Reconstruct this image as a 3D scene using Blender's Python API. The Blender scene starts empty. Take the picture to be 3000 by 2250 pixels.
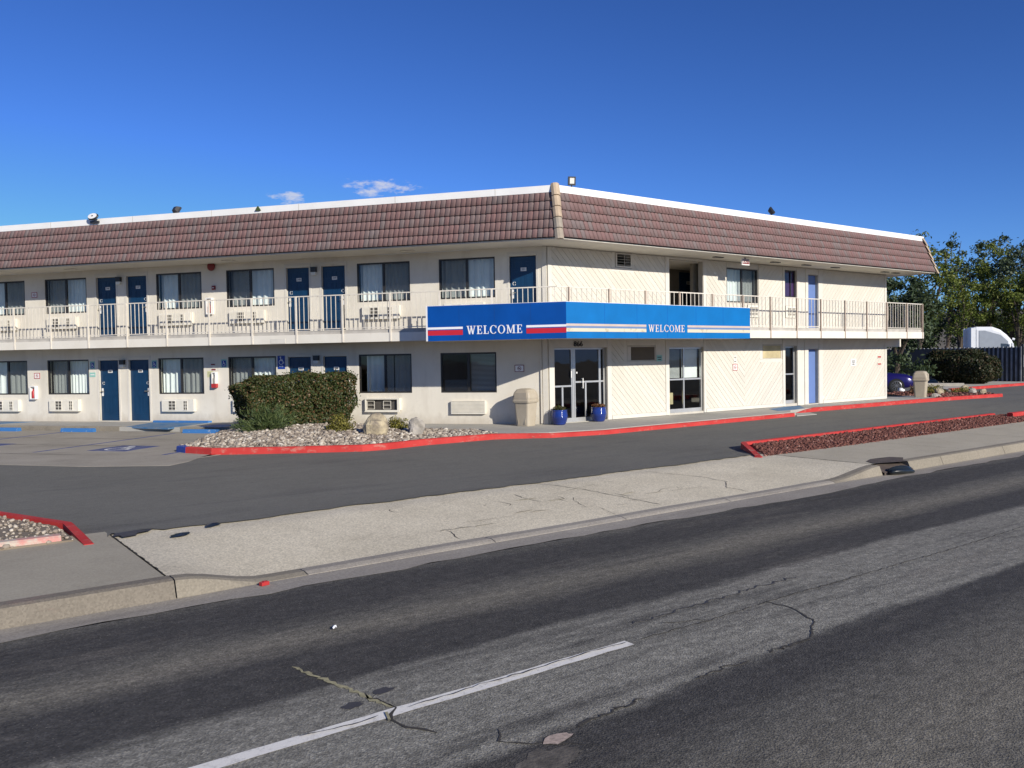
import bpy, math, random
import numpy as np
from mathutils import Vector, Matrix
random.seed(7); rng = np.random.default_rng(7)
S = bpy.context.scene
COL = S.collection
R = math.radians
# ------------------------------------------------------------------ camera
cd = bpy.data.cameras.new('camera'); cam = bpy.data.objects.new('camera', cd); COL.objects.link(cam)
cd.sensor_width = 36.0; cd.sensor_fit = 'HORIZONTAL'; cd.lens = 29.696; cd.clip_start = 0.1; cd.clip_end = 4000
_yaw, _pitch, _roll = R(53.54305), R(-1.71897), R(-0.92245)
_fw = Vector((math.cos(_pitch)*math.cos(_yaw), math.cos(_pitch)*math.sin(_yaw), math.sin(_pitch)))
_r = Vector((math.sin(_yaw), -math.cos(_yaw), 0)); _u = _r.cross(_fw)
_r2 = math.cos(_roll)*_r + math.sin(_roll)*_u; _u2 = -math.sin(_roll)*_r + math.cos(_roll)*_u
_m = Matrix((_r2, _u2, -_fw)).transposed().to_4x4(); _m.translation = Vector((-15.22, -18.82, 1.89))
cam.matrix_world = _m
S.camera = cam
# ------------------------------------------------------------------ sky, sun, exposure
SUN_EL, SUN_AZ = R(22.4), R(180.0)          # the sun stands over the street side (-Y)
W = bpy.data.worlds.new('World'); S.world = W; W.use_nodes = True
nt = W.node_tree; nt.nodes.clear()
def wn(t, **k):
    n = nt.nodes.new(t)
    for a, b in k.items(): setattr(n, a, b)
    return n
sky = wn('ShaderNodeTexSky', sky_type='NISHITA', sun_disc=False, sun_elevation=SUN_EL, sun_rotation=SUN_AZ, altitude=1400.0, air_density=1.0, dust_density=0.25, ozone_density=2.6)
bg = wn('ShaderNodeBackground'); bg.inputs['Strength'].default_value = 0.10
wo = wn('ShaderNodeOutputWorld')
tc = wn('ShaderNodeTexCoord')
nz = wn('ShaderNodeTexNoise'); nz.inputs['Scale'].default_value = 46; nz.inputs['Detail'].default_value = 6; nz.inputs['Roughness'].default_value = 0.62
mp = wn('ShaderNodeMapping'); mp.inputs['Scale'].default_value = (1, 1, 2.6)
nt.links.new(tc.outputs['Generated'], mp.inputs[0]); nt.links.new(mp.outputs[0], nz.inputs['Vector'])
def wmath(op, a, b=None, clamp=False):
    n = wn('ShaderNodeMath', operation=op, use_clamp=clamp)
    for i, v in enumerate((a, b)):
        if v is None: continue
        if isinstance(v, (int, float)): n.inputs[i].default_value = v
        else: nt.links.new(v, n.inputs[i])
    return n.outputs[0]
def wdot(v):
    n = wn('ShaderNodeVectorMath', operation='DOT_PRODUCT'); nt.links.new(tc.outputs['Generated'], n.inputs[0]); n.inputs[1].default_value = v
    return n.outputs['Value']
def wisp(cdir, hw, hh):
    c = Vector(cdir).normalized(); t = Vector((c.y, -c.x, 0)).normalized(); up = t.cross(c)
    x = wmath('DIVIDE', wdot(t), hw); y = wmath('DIVIDE', wdot(up), hh)
    rr = wmath('ADD', wmath('MULTIPLY', x, x), wmath('MULTIPLY', y, y))
    m = wmath('SUBTRACT', 1.0, rr, True)
    m = wmath('MULTIPLY', m, wmath('GREATER_THAN', wdot(c), 0.5))
    return wmath('MULTIPLY', wmath('MULTIPLY', wmath('SUBTRACT', wmath('ADD', wmath('MULTIPLY', m, 0.30), nz.outputs['Fac']), 0.66, True), 5.5), wmath('MULTIPLY', m, 1.8, True))
cl = wmath('ADD', wisp((0.4598, 0.8658, 0.1976), 0.062, 0.0135), wisp((0.3678, 0.9115, 0.1838), 0.028, 0.010), True)
cl = wmath('MULTIPLY', cl, 0.62, True)
mixc = wn('ShaderNodeMix', data_type='RGBA'); mixc.inputs[7].default_value = (7.2, 7.0, 7.0, 1)
cap = wn('ShaderNodeMix', data_type='RGBA', blend_type='DARKEN'); cap.inputs[0].default_value = 1.0; cap.inputs[7].default_value = (6.0, 6.0, 6.5, 1)
gam = wn('ShaderNodeGamma'); gam.inputs['Gamma'].default_value = 1.3                                                     # thin dry desert air: a deep blue that pales at the horizon
hsv = wn('ShaderNodeMix', data_type='RGBA', blend_type='MULTIPLY'); hsv.inputs[0].default_value = 1.0; hsv.inputs[7].default_value = (0.285, 0.425, 0.69, 1)
nt.links.new(sky.outputs[0], cap.inputs[6]); nt.links.new(cap.outputs[2], gam.inputs['Color']); nt.links.new(gam.outputs[0], hsv.inputs[6])
nt.links.new(hsv.outputs[2], mixc.inputs[6]); nt.links.new(cl, mixc.inputs[0])
nt.links.new(mixc.outputs[2], bg.inputs['Color']); nt.links.new(bg.outputs[0], wo.inputs[0])
sl = bpy.data.lights.new('sun', 'SUN'); sun = bpy.data.objects.new('sun', sl); COL.objects.link(sun)
sl.energy = 4.8; sl.angle = R(0.53); sl.color = (1.0, 0.94, 0.84)
sun.rotation_euler = (R(90)-SUN_EL, 0, 0)    # rays travel towards +Y and down
sun.location = (0, -40, 30)
vs = S.view_settings; vs.view_transform = 'Standard'; vs.look = 'None'; vs.exposure = 0.12; vs.gamma = 1.0; vs.use_curve_mapping = False
S.cycles.max_bounces = 6; S.cycles.transparent_max_bounces = 12; S.cycles.caustics_reflective = False; S.cycles.caustics_refractive = False
# ------------------------------------------------------------------ materials
MATS = {}
class NT:
    def __init__(s, name):
        s.m = bpy.data.materials.new(name); s.m.use_nodes = True; s.t = s.m.node_tree
        s.p = s.t.nodes['Principled BSDF']; s.out = s.t.nodes['Material Output']
        MATS[name] = s.m
    def n(s, t, **k):
        x = s.t.nodes.new(t)
        for a, b in k.items(): setattr(x, a, b)
        return x
    def l(s, a, b): s.t.links.new(a, b)
    def pos(s):
        if not hasattr(s, '_g'): s._g = s.n('ShaderNodeNewGeometry')
        return s._g.outputs['Position']
    def noise(s, scale, detail=4, rough=0.55, vec=None, stretch=None):
        v = vec or s.pos()
        if stretch:
            mp = s.n('ShaderNodeMapping'); mp.inputs['Scale'].default_value = stretch; s.l(v, mp.inputs[0]); v = mp.outputs[0]
        x = s.n('ShaderNodeTexNoise'); x.inputs['Scale'].default_value = scale; x.inputs['Detail'].default_value = detail; x.inputs['Roughness'].default_value = rough
        s.l(v, x.inputs['Vector']); return x.outputs['Fac']
    def math(s, op, a, b=None, clamp=False):
        x = s.n('ShaderNodeMath', operation=op, use_clamp=clamp)
        for i, v in enumerate((a, b)):
            if v is None: continue
            if isinstance(v, (int, float)): x.inputs[i].default_value = v
            else: s.l(v, x.inputs[i])
        return x.outputs[0]
    def ramp(s, fac, stops, interp='LINEAR'):
        x = s.n('ShaderNodeValToRGB'); x.color_ramp.interpolation = interp
        e = x.color_ramp.elements
        while len(e) < len(stops): e.new(0.5)
        for i, (p, c) in enumerate(stops):
            e[i].position = p; e[i].color = (c[0], c[1], c[2], 1) if hasattr(c, '__len__') else (c, c, c, 1)
        s.l(fac, x.inputs[0]); return x.outputs[0]
    def mix(s, fac, a, b, mode='MIX'):
        x = s.n('ShaderNodeMix', data_type='RGBA', blend_type=mode)
        for i, v in ((0, fac), (6, a), (7, b)):
            if isinstance(v, (int, float)): x.inputs[i].default_value = v
            elif isinstance(v, (tuple, list)): x.inputs[i].default_value = (v[0], v[1], v[2], 1)
            else: s.l(v, x.inputs[i])
        return x.outputs[2]
    def bump(s, h, strength=0.3, dist=0.01):
        b = s.n('ShaderNodeBump'); b.inputs['Strength'].default_value = strength; b.inputs['Distance'].default_value = dist
        s.l(h, b.inputs['Height']); s.l(b.outputs[0], s.p.inputs['Normal'])
    def fin(s, col=None, rough=None, metal=None, spec=None):
        for k, v in (('Base Color', col), ('Roughness', rough), ('Metallic', metal), ('Specular IOR Level', spec)):
            if v is None: continue
            if isinstance(v, (int, float)): s.p.inputs[k].default_value = v
            elif isinstance(v, (tuple, list)): s.p.inputs[k].default_value = (v[0], v[1], v[2], 1)
            else: s.l(v, s.p.inputs[k])
        return s.m
def simple(name, col, rough=0.6, var=0.12, scale=3.0, bump=0.0, bscale=60, metal=0.0, spec=0.5):
    t = NT(name); a = tuple(c*(1-var) for c in col); b = tuple(min(1, c*(1+var)) for c in col)
    f = t.noise(scale, 5)
    c = t.ramp(f, [(0.3, a), (0.7, b)])
    if bump: t.bump(t.noise(bscale, 3), bump, 0.01)
    return t.fin(c, rough, metal, spec)
# walls
t = NT('stucco'); big = t.noise(0.9, 5); fine = t.noise(38, 4, 0.65)
c = t.ramp(big, [(0.28, (0.65, 0.605, 0.51)), (0.70, (0.75, 0.705, 0.61))])
streak = t.noise(2.2, 4, 0.6, stretch=(1, 1, 0.12))
c = t.mix(t.math('MULTIPLY', t.math('SUBTRACT', streak, 0.54, True), 1.5), c, (0.45, 0.39, 0.31))
c = t.mix(t.math('MULTIPLY', t.math('SUBTRACT', t.noise(3.5, 6, 0.7), 0.58, True), 2.0, True), c, (0.50, 0.455, 0.385))
sx = t.n('ShaderNodeSeparateXYZ'); t.l(t.pos(), sx.inputs[0]); splash = t.math('SUBTRACT', t.noise(4, 5, 0.65, stretch=(1, 1, 0.5)), t.math('MULTIPLY', sx.outputs['Z'], 1.6), True)
c = t.mix(t.math('MULTIPLY', splash, 0.9, True), c, (0.40, 0.345, 0.27))
t.bump(fine, 0.35, 0.012); t.fin(c, 0.9, spec=0.15)
t = NT('siding_paint'); big = t.noise(1.1, 5); oi = t.n('ShaderNodeObjectInfo')
c = t.ramp(big, [(0.3, (0.59, 0.555, 0.475)), (0.7, (0.665, 0.63, 0.55))])
c = t.mix(0.6, c, t.ramp(oi.outputs['Random'], [(0, (0.59, 0.55, 0.47)), (1, (0.67, 0.635, 0.555))]))
chip = t.noise(1.7, 6, 0.7, stretch=(1, 1, 1)); c = t.mix(t.ramp(chip, [(0.655, 0.0), (0.68, 0.75)]), c, (0.85, 0.83, 0.78))
t.bump(t.noise(25, 4, 0.6, stretch=(1, 1, 0.3)), 0.2, 0.01); t.fin(c, 0.75, spec=0.2)
simple('trim_paint', (0.655, 0.62, 0.545), 0.7, 0.06, 2.5, 0.1, 30, spec=0.25)
simple('groove', (0.51, 0.475, 0.405), 0.9, 0.1)
simple('soffit', (0.66, 0.62, 0.54), 0.9, 0.08, 1.3)
simple('rail_paint', (0.69, 0.635, 0.54), 0.5, 0.1, 6)
simple('post_paint', (0.43, 0.34, 0.265), 0.55, 0.15, 6)
simple('white_metal', (0.86, 0.85, 0.81), 0.5, 0.05, 1.5)
simple('deck', (0.45, 0.42, 0.37), 0.85, 0.15)
t = NT('fascia_paint'); c = t.ramp(t.noise(1.3, 5), [(0.3, (0.70, 0.655, 0.56)), (0.7, (0.78, 0.74, 0.65))])
c = t.mix(t.ramp(t.noise(6, 5, 0.6, stretch=(1, 1, 0.25)), [(0.62, 0.0), (0.8, 0.55)]), c, (0.42, 0.34, 0.26)); t.fin(c, 0.65, spec=0.3)
simple('passage_shade', (0.30, 0.265, 0.205), 0.9, 0.1)  # beige wall colour darkened, the passage's shade put into it
simple('interior', (0.16, 0.145, 0.125), 0.9)
simple('bronze_frame', (0.028, 0.026, 0.024), 0.4, 0.1)
simple('aluminium', (0.62, 0.62, 0.60), 0.35, 0.08, metal=0.6)
simple('curtain', (0.80, 0.82, 0.80), 0.85, 0.05, 4)
simple('blind', (0.66, 0.67, 0.66), 0.6, 0.05)
def glass(name, tint, refl=0.10):
    t = NT(name); tr = t.n('ShaderNodeBsdfTransparent'); tr.inputs[0].default_value = (*tint, 1)
    gl = t.n('ShaderNodeBsdfGlossy'); gl.inputs['Roughness'].default_value = 0.015
    lwn = t.n('ShaderNodeLayerWeight'); lwn.inputs['Blend'].default_value = 0.5; fr = t.math('POWER', lwn.outputs['Facing'], 4.0)
    nb = t.n('ShaderNodeBump'); nb.inputs['Strength'].default_value = 0.03; nb.inputs['Distance'].default_value = 0.05; t.l(t.noise(1.6, 2), nb.inputs['Height']); t.l(nb.outputs[0], gl.inputs['Normal'])
    ms = t.n('ShaderNodeMixShader'); t.l(t.math('ADD', t.math('MULTIPLY', fr, 0.85), refl, True), ms.inputs[0]); t.l(tr.outputs[0], ms.inputs[1]); t.l(gl.outputs[0], ms.inputs[2]); t.l(ms.outputs[0], t.out.inputs[0])
glass('glass', (0.90, 0.94, 0.93), 0.07); glass('dark_glass', (0.62, 0.65, 0.66), 0.07)
t = NT('insect_screen'); tr = t.n('ShaderNodeBsdfTransparent'); df = t.n('ShaderNodeBsdfDiffuse'); df.inputs[0].default_value = (0.035, 0.035, 0.038, 1); ms = t.n('ShaderNodeMixShader'); ms.inputs[0].default_value = 0.42
t.l(tr.outputs[0], ms.inputs[1]); t.l(df.outputs[0], ms.inputs[2]); t.l(ms.outputs[0], t.out.inputs[0])
simple('navy_door', (0.004, 0.036, 0.092), 0.38, 0.12, 2.0)
simple('pale_blue_door', (0.13, 0.205, 0.44), 0.5, 0.06, 1.2)
simple('dark_metal', (0.03, 0.03, 0.032), 0.4, 0.1)
simple('black', (0.012, 0.012, 0.013), 0.5, 0.1)
simple('purple_reflection', (0.045, 0.025, 0.075), 0.12, 0.2, 2)  # purple reflection on the narrow pane, put into its base colour
simple('brass', (0.55, 0.45, 0.28), 0.3, metal=0.8)
simple('white_plastic', (0.80, 0.78, 0.72), 0.45, 0.05, 3)
simple('ac_white', (0.76, 0.72, 0.62), 0.55, 0.07, 4)
simple('ac_dark', (0.075, 0.068, 0.058), 0.7)
simple('ac_mid', (0.30, 0.28, 0.24), 0.7)
simple('brown_panel', (0.105, 0.08, 0.05), 0.6)
simple('ochre_panel', (0.50, 0.42, 0.24), 0.7, 0.25, 2)
simple('red_paint', (0.42, 0.03, 0.03), 0.45, 0.12, 3)
simple('dark_red', (0.20, 0.018, 0.02), 0.5)
simple('sign_white', (0.80, 0.79, 0.76), 0.4, 0.03)
simple('sign_blue', (0.012, 0.05, 0.30), 0.4, 0.06)
simple('sign_green', (0.30, 0.55, 0.48), 0.5, 0.06)
simple('poster_yellow', (0.62, 0.62, 0.32), 0.6, 0.08)
simple('lamp_glass', (0.75, 0.73, 0.66), 0.3)
# canopy vinyl: the street face is sun bleached, the other face still deep
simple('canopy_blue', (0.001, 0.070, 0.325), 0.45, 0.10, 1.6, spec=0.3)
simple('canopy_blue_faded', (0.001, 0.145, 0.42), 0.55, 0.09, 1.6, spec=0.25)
simple('stripe_white', (0.85, 0.85, 0.85), 0.4, 0.03)
simple('stripe_red', (0.56, 0.02, 0.035), 0.4, 0.05)
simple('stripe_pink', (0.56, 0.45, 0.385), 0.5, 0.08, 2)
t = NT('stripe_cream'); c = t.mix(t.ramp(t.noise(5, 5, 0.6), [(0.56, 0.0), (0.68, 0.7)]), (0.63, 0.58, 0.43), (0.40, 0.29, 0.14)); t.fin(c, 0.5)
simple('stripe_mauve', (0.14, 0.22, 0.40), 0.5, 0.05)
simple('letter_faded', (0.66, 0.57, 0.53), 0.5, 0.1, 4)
# roof tiles: each tile its own fired colour
t = NT('roof_tile'); oi = t.n('ShaderNodeObjectInfo'); t.pos(); ri = t._g.outputs['Random Per Island']
rnd = t.math('FRACT', t.math('ADD', oi.outputs['Random'], ri))
c = t.ramp(rnd, [(0.0, (0.185, 0.118, 0.112)), (0.30, (0.205, 0.125, 0.118)), (0.52, (0.215, 0.118, 0.114)), (0.66, (0.192, 0.138, 0.132)), (0.84, (0.178, 0.148, 0.144)), (0.94, (0.185, 0.165, 0.162)), (1.0, (0.170, 0.108, 0.102))])
c = t.mix(0.35, c, t.ramp(t.noise(9, 5), [(0.3, (0.175, 0.110, 0.102)), (0.7, (0.26, 0.175, 0.162))]))
t.bump(t.noise(70, 3), 0.25, 0.01); t.fin(c, 0.8, spec=0.25)
t = NT('hip_cap'); oi = t.n('ShaderNodeObjectInfo'); c = t.ramp(oi.outputs['Random'], [(0, (0.44, 0.34, 0.24)), (0.55, (0.50, 0.385, 0.265)), (0.75, (0.42, 0.34, 0.25)), (1, (0.27, 0.255, 0.22))]); c = t.mix(0.4, c, t.ramp(t.noise(6, 5), [(0.3, 0.6), (0.7, 1.25)]), 'MULTIPLY'); t.bump(t.noise(40, 3), 0.3, 0.01); t.fin(c, 0.85)
simple('roof_under', (0.035, 0.025, 0.022), 0.9)
# ground
def asphalt_lot():
    t = NT('lot_asphalt'); big = t.noise(0.35, 5, 0.6); st = t.noise(1.2, 5, 0.65, stretch=(0.35, 1.6, 1))
    c = t.ramp(big, [(0.25, (0.153, 0.147, 0.120)), (0.75, (0.197, 0.189, 0.156))])
    c = t.mix(t.math('MULTIPLY', t.math('SUBTRACT', st, 0.52, True), 2.2, True), c, (0.085, 0.083, 0.078))
    c = t.mix(0.6, c, t.ramp(t.noise(9, 6, 0.75, stretch=(0.5, 1.3, 1)), [(0.3, 0.7), (0.7, 1.28)]), 'MULTIPLY')
    c = t.mix(t.math('MULTIPLY', t.math('SUBTRACT', t.noise(0.55, 4, 0.6, stretch=(0.6, 1.6, 1)), 0.57, True), 3.0, True), c, (0.085, 0.08, 0.07))
    v = t.n('ShaderNodeTexVoronoi'); v.inputs['Scale'].default_value = 75; t.l(t.pos(), v.inputs['Vector'])
    c = t.mix(0.32, c, t.ramp(v.outputs['Color'], [(0.1, (0.07, 0.068, 0.062)), (0.9, (0.24, 0.235, 0.22))]))
    t.bump(t.noise(120, 3, 0.7), 0.35, 0.008); t.fin(c, 0.9, spec=0.2)
asphalt_lot()
def asphalt_road():
    t = NT('road_asphalt'); sx = t.n('ShaderNodeSeparateXYZ'); t.l(t.pos(), sx.inputs[0])
    w1 = t.noise(0.9, 5, 0.62, stretch=(0.22, 1.0, 1)); w2 = t.noise(5.0, 4, 0.65)
    y = t.math('ADD', sx.outputs['Y'], t.math('ADD', t.math('MULTIPLY', t.math('SUBTRACT', w1, 0.5), 0.62), t.math('MULTIPLY', t.math('SUBTRACT', w2, 0.5), 0.10)))
    f = t.math('DIVIDE', t.math('ADD', y, 20.0), 9.0)      # 0 at y=-20, 1 at y=-11
    D, M, Lt, B = (0.064, 0.060, 0.054), (0.120, 0.112, 0.094), (0.218, 0.206, 0.171), (0.190, 0.173, 0.136)
    def fy(v): return (v+20.0)/9.0
    c = t.ramp(f, [(fy(-19.5), Lt), (fy(-17.2), M), (fy(-16.4), B), (fy(-15.75), M), (fy(-15.45), D), (fy(-15.13), D), (fy(-15.03), (0.255, 0.241, 0.201)), (fy(-14.3), (0.231, 0.219, 0.183)), (fy(-13.74), (0.221, 0.209, 0.175)), (fy(-13.62), D), (fy(-13.1), D), (fy(-12.7), B), (fy(-12.35), M), (fy(-12.05), D), (fy(-11.45), D), (fy(-11.2), M)])
    st = t.noise(2.0, 5, 0.7, stretch=(0.16, 1.7, 1)); c = t.mix(t.math('MULTIPLY', t.math('SUBTRACT', st, 0.53, True), 3.6, True), c, (0.048, 0.045, 0.042))
    st2 = t.noise(1.5, 5, 0.7, stretch=(0.2, 1.3, 1)); c = t.mix(t.math('MULTIPLY', t.math('SUBTRACT', st2, 0.55, True), 2.4, True), c, (0.185, 0.165, 0.135))
    md = t.noise(14, 5, 0.75, stretch=(0.55, 1.2, 1)); c = t.mix(0.8, c, t.ramp(md, [(0.28, 0.55), (0.5, 1.0), (0.72, 1.5)]), 'MULTIPLY')
    v = t.n('ShaderNodeTexVoronoi'); v.inputs['Scale'].default_value = 70; t.l(t.pos(), v.inputs['Vector'])
    sp = t.ramp(v.outputs['Color'], [(0.05, 0.40), (0.55, 1.0), (0.95, 1.75)])
    c = t.mix(0.6, c, sp, 'MULTIPLY')
    v2 = t.n('ShaderNodeTexVoronoi'); v2.inputs['Scale'].default_value = 22; t.l(t.pos(), v2.inputs['Vector'])
    c = t.mix(t.math('MULTIPLY', t.math('LESS_THAN', v2.outputs['Distance'], 0.10), 0.45), c, (0.36, 0.33, 0.27))
    t.bump(t.math('ADD', v.outputs['Distance'], t.noise(150, 2)), 0.6, 0.008); t.fin(c, 0.85, spec=0.3)
asphalt_road()
def concrete(name, a, b, dark, speck=0.25, st=None):
    t = NT(name); big = t.noise(0.8, 6, 0.62); c = t.ramp(big, [(0.28, a), (0.72, b)])
    pt = t.noise(2.4, 6, 0.7, stretch=st); c = t.mix(t.math('MULTIPLY', t.math('SUBTRACT', pt, 0.54, True), 2.4, True), c, dark)
    v = t.n('ShaderNodeTexVoronoi'); v.inputs['Scale'].default_value = 60; t.l(t.pos(), v.inputs['Vector'])
    c = t.mix(speck, c, t.ramp(v.outputs['Color'], [(0.1, 0.55), (0.9, 1.35)]), 'MULTIPLY')
    t.bump(t.noise(90, 3, 0.7), 0.4, 0.008); t.fin(c, 0.9, spec=0.2)
concrete('apron_concrete', (0.56, 0.50, 0.375), (0.69, 0.62, 0.475), (0.43, 0.375, 0.28), 0.5)
concrete('walk_concrete', (0.345, 0.31, 0.238), (0.415, 0.375, 0.29), (0.28, 0.25, 0.19), 0.2)
concrete('walk_pale', (0.42, 0.375, 0.285), (0.50, 0.45, 0.345), (0.34, 0.30, 0.228), 0.2)
concrete('gutter_concrete', (0.29, 0.26, 0.22), (0.38, 0.345, 0.29), (0.18, 0.16, 0.135), 0.35, (0.3, 2, 1))
concrete('kerb_concrete', (0.22, 0.195, 0.15), (0.29, 0.255, 0.20), (0.14, 0.118, 0.092), 0.3)
concrete('kerb_stained', (0.17, 0.148, 0.117), (0.235, 0.205, 0.162), (0.31, 0.175, 0.145), 0.35, (0.6, 0.6, 2.0))
concrete('porch_concrete', (0.37, 0.355, 0.315), (0.46, 0.44, 0.39), (0.25, 0.24, 0.22), 0.15)
concrete('pad_concrete', (0.31, 0.28, 0.225), (0.40, 0.36, 0.295), (0.19, 0.17, 0.14), 0.2, (0.5, 0.5, 1))
t = NT('red_kerb_paint'); c = t.ramp(t.noise(1.5, 5), [(0.3, (0.44, 0.030, 0.027)), (0.7, (0.55, 0.055, 0.047))])
c = t.mix(t.ramp(t.noise(4.0, 6, 0.7, stretch=(1, 1, 2)), [(0.55, 0.0), (0.68, 0.8)]), c, (0.46, 0.20, 0.155)); c = t.mix(t.ramp(t.noise(11, 5, 0.7), [(0.60, 0.0), (0.66, 0.55)]), c, (0.22, 0.07, 0.06)); t.bump(t.noise(40, 3), 0.3, 0.01); t.fin(c, 0.7, spec=0.25)
t = NT('worn_pink_kerb'); c = t.mix(t.ramp(t.noise(7, 5, 0.7), [(0.42, 0.0), (0.58, 1.0)]), (0.55, 0.26, 0.22), (0.50, 0.45, 0.36)); t.bump(t.noise(40, 3), 0.3, 0.01); t.fin(c, 0.85)
t = NT('blue_paint'); c = t.mix(t.ramp(t.noise(9, 5, 0.7), [(0.60, 0.0), (0.68, 0.8)]), (0.045, 0.17, 0.42), (0.42, 0.47, 0.50)); t.fin(c, 0.7, spec=0.25)
t = NT('worn_blue_paint'); c = t.mix(t.ramp(t.noise(2.2, 6, 0.65), [(0.40, 0.0), (0.72, 0.8)]), (0.06, 0.17, 0.33), (0.27, 0.29, 0.29)); t.fin(c, 0.8, spec=0.2)
t = NT('pad_blue'); c = t.mix(t.ramp(t.noise(4, 6, 0.65), [(0.45, 0.0), (0.75, 0.6)]), (0.055, 0.075, 0.20), (0.25, 0.24, 0.23)); t.fin(c, 0.85)
t = NT('road_white'); c = t.mix(t.ramp(t.noise(16, 5, 0.7), [(0.52, 0.0), (0.70, 0.55)]), (0.80, 0.77, 0.70), (0.30, 0.285, 0.26)); t.bump(t.noise(120, 3), 0.4, 0.006); t.fin(c, 0.8)
simple('patch_brown', (0.10, 0.088, 0.072), 0.9, 0.45, 14, 0.5, 60)
simple('rust_plate', (0.085, 0.065, 0.052), 0.85, 0.3, 6)
simple('crack', (0.048, 0.043, 0.037), 0.95)
simple('crack_weed', (0.32, 0.29, 0.17), 0.95, 0.35, 30)
simple('exposed_base', (0.42, 0.33, 0.27), 0.95, 0.3, 40)
simple('tar_patch', (0.055, 0.052, 0.053), 0.7)
simple('dirt', (0.20, 0.16, 0.115), 0.95, 0.25, 1.5)
def islandmat(name, stops, bump=0.3, rough=0.9):
    t = NT(name); t.pos(); c = t.ramp(t._g.outputs['Random Per Island'], stops)
    c = t.mix(0.3, c, t.ramp(t.noise(30, 4), [(0.3, 0.55), (0.7, 1.3)]), 'MULTIPLY'); t.bump(t.noise(60, 3), bump, 0.01); t.fin(c, rough, spec=0.2)
islandmat('gravel', [(0, (0.15, 0.12, 0.095)), (0.35, (0.29, 0.24, 0.19)), (0.7, (0.42, 0.36, 0.285)), (0.92, (0.54, 0.48, 0.395)), (1, (0.64, 0.59, 0.50))])
islandmat('lava', [(0, (0.095, 0.040, 0.030)), (0.5, (0.165, 0.068, 0.052)), (0.9, (0.235, 0.105, 0.082)), (1, (0.34, 0.20, 0.16))])
t = NT('boulder_tan'); c = t.mix(t.ramp(t.noise(3.2, 5), [(0.4, 0.0), (0.6, 1.0)]), (0.20, 0.165, 0.125), (0.50, 0.42, 0.27)); t.bump(t.noise(18, 5), 0.6, 0.03); t.fin(c, 0.9)
t = NT('boulder_grey'); c = t.ramp(t.noise(5, 6), [(0.3, (0.24, 0.22, 0.19)), (0.7, (0.46, 0.42, 0.36))]); t.bump(t.noise(18, 5), 0.6, 0.03); t.fin(c, 0.9)
def leafmat(name, stops, trans=0.25):
    t = NT(name); t.pos(); c = t.ramp(t._g.outputs['Random Per Island'], stops); t.fin(c, 0.55, spec=0.3)
    tl = t.n('ShaderNodeBsdfTranslucent'); t.l(t.mix(0.5, c, (0.16, 0.20, 0.03)), tl.inputs[0]); ms = t.n('ShaderNodeMixShader'); ms.inputs[0].default_value = trans
    t.l(t.p.outputs[0], ms.inputs[1]); t.l(tl.outputs[0], ms.inputs[2]); t.l(ms.outputs[0], t.out.inputs[0])
leafmat('hedge_leaf', [(0, (0.026, 0.040, 0.012)), (0.45, (0.048, 0.070, 0.020)), (0.70, (0.080, 0.092, 0.028)), (0.84, (0.115, 0.080, 0.030)), (0.95, (0.165, 0.088, 0.042)), (1, (0.26, 0.19, 0.11))], 0.15)
leafmat('bush_leaf', [(0, (0.020, 0.028, 0.012)), (0.5, (0.036, 0.048, 0.020)), (0.8, (0.06, 0.055, 0.026)), (1, (0.11, 0.065, 0.04))], 0.12)
leafmat('conifer_leaf', [(0, (0.035, 0.06, 0.022)), (0.6, (0.075, 0.108, 0.036)), (1, (0.14, 0.17, 0.06))], 0.15)
leafmat('yellow_leaf', [(0, (0.10, 0.10, 0.02)), (0.6, (0.20, 0.18, 0.035)), (1, (0.33, 0.29, 0.07))])
leafmat('tree_dark', [(0, (0.032, 0.055, 0.028)), (0.6, (0.06, 0.092, 0.045)), (1, (0.10, 0.13, 0.065))], 0.2)
leafmat('tree_blue', [(0, (0.05, 0.075, 0.045)), (0.6, (0.085, 0.115, 0.07)), (1, (0.14, 0.165, 0.10))], 0.2)
leafmat('tree_green', [(0, (0.09, 0.13, 0.022)), (0.6, (0.15, 0.19, 0.036)), (1, (0.23, 0.25, 0.06))], 0.3)
leafmat('dry_leaf', [(0, (0.10, 0.045, 0.025)), (0.6, (0.20, 0.09, 0.045)), (1, (0.32, 0.18, 0.09))])
simple('bark', (0.075, 0.058, 0.044), 0.95, 0.3, 8, 0.5, 30)
t = NT('bin_tan'); c = t.ramp(t.noise(3, 5), [(0.3, (0.40, 0.34, 0.25)), (0.7, (0.47, 0.41, 0.31))]); t.bump(t.noise(45, 3), 0.2, 0.01); t.fin(c, 0.6)
t = NT('blue_glaze'); c = t.ramp(t.noise(4, 4), [(0.3, (0.010, 0.028, 0.16)), (0.7, (0.018, 0.045, 0.24))]); t.fin(c, 0.12, spec=0.6)
simple('purple_paint', (0.014, 0.010, 0.105), 0.25, 0.03, metal=0.2)
simple('tyre', (0.018, 0.018, 0.018), 0.8)
simple('rim', (0.22, 0.22, 0.23), 0.35, metal=0.5)
simple('truck_white', (0.74, 0.76, 0.78), 0.3, 0.03)
simple('truck_grey', (0.30, 0.33, 0.37), 0.35, 0.05)
simple('fence_slat', (0.04, 0.043, 0.048), 0.8, 0.3, 1.2); simple('fence_rib', (0.19, 0.20, 0.215), 0.7, 0.35, 2.5)
simple('concrete_pale', (0.47, 0.43, 0.355), 0.9, 0.15)
simple('hill_earth', (0.13, 0.115, 0.085), 0.95, 0.3, 0.05)
simple('bag_black', (0.016, 0.022, 0.026), 0.35, 0.2)
simple('bag_white', (0.80, 0.80, 0.80), 0.6)
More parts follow.
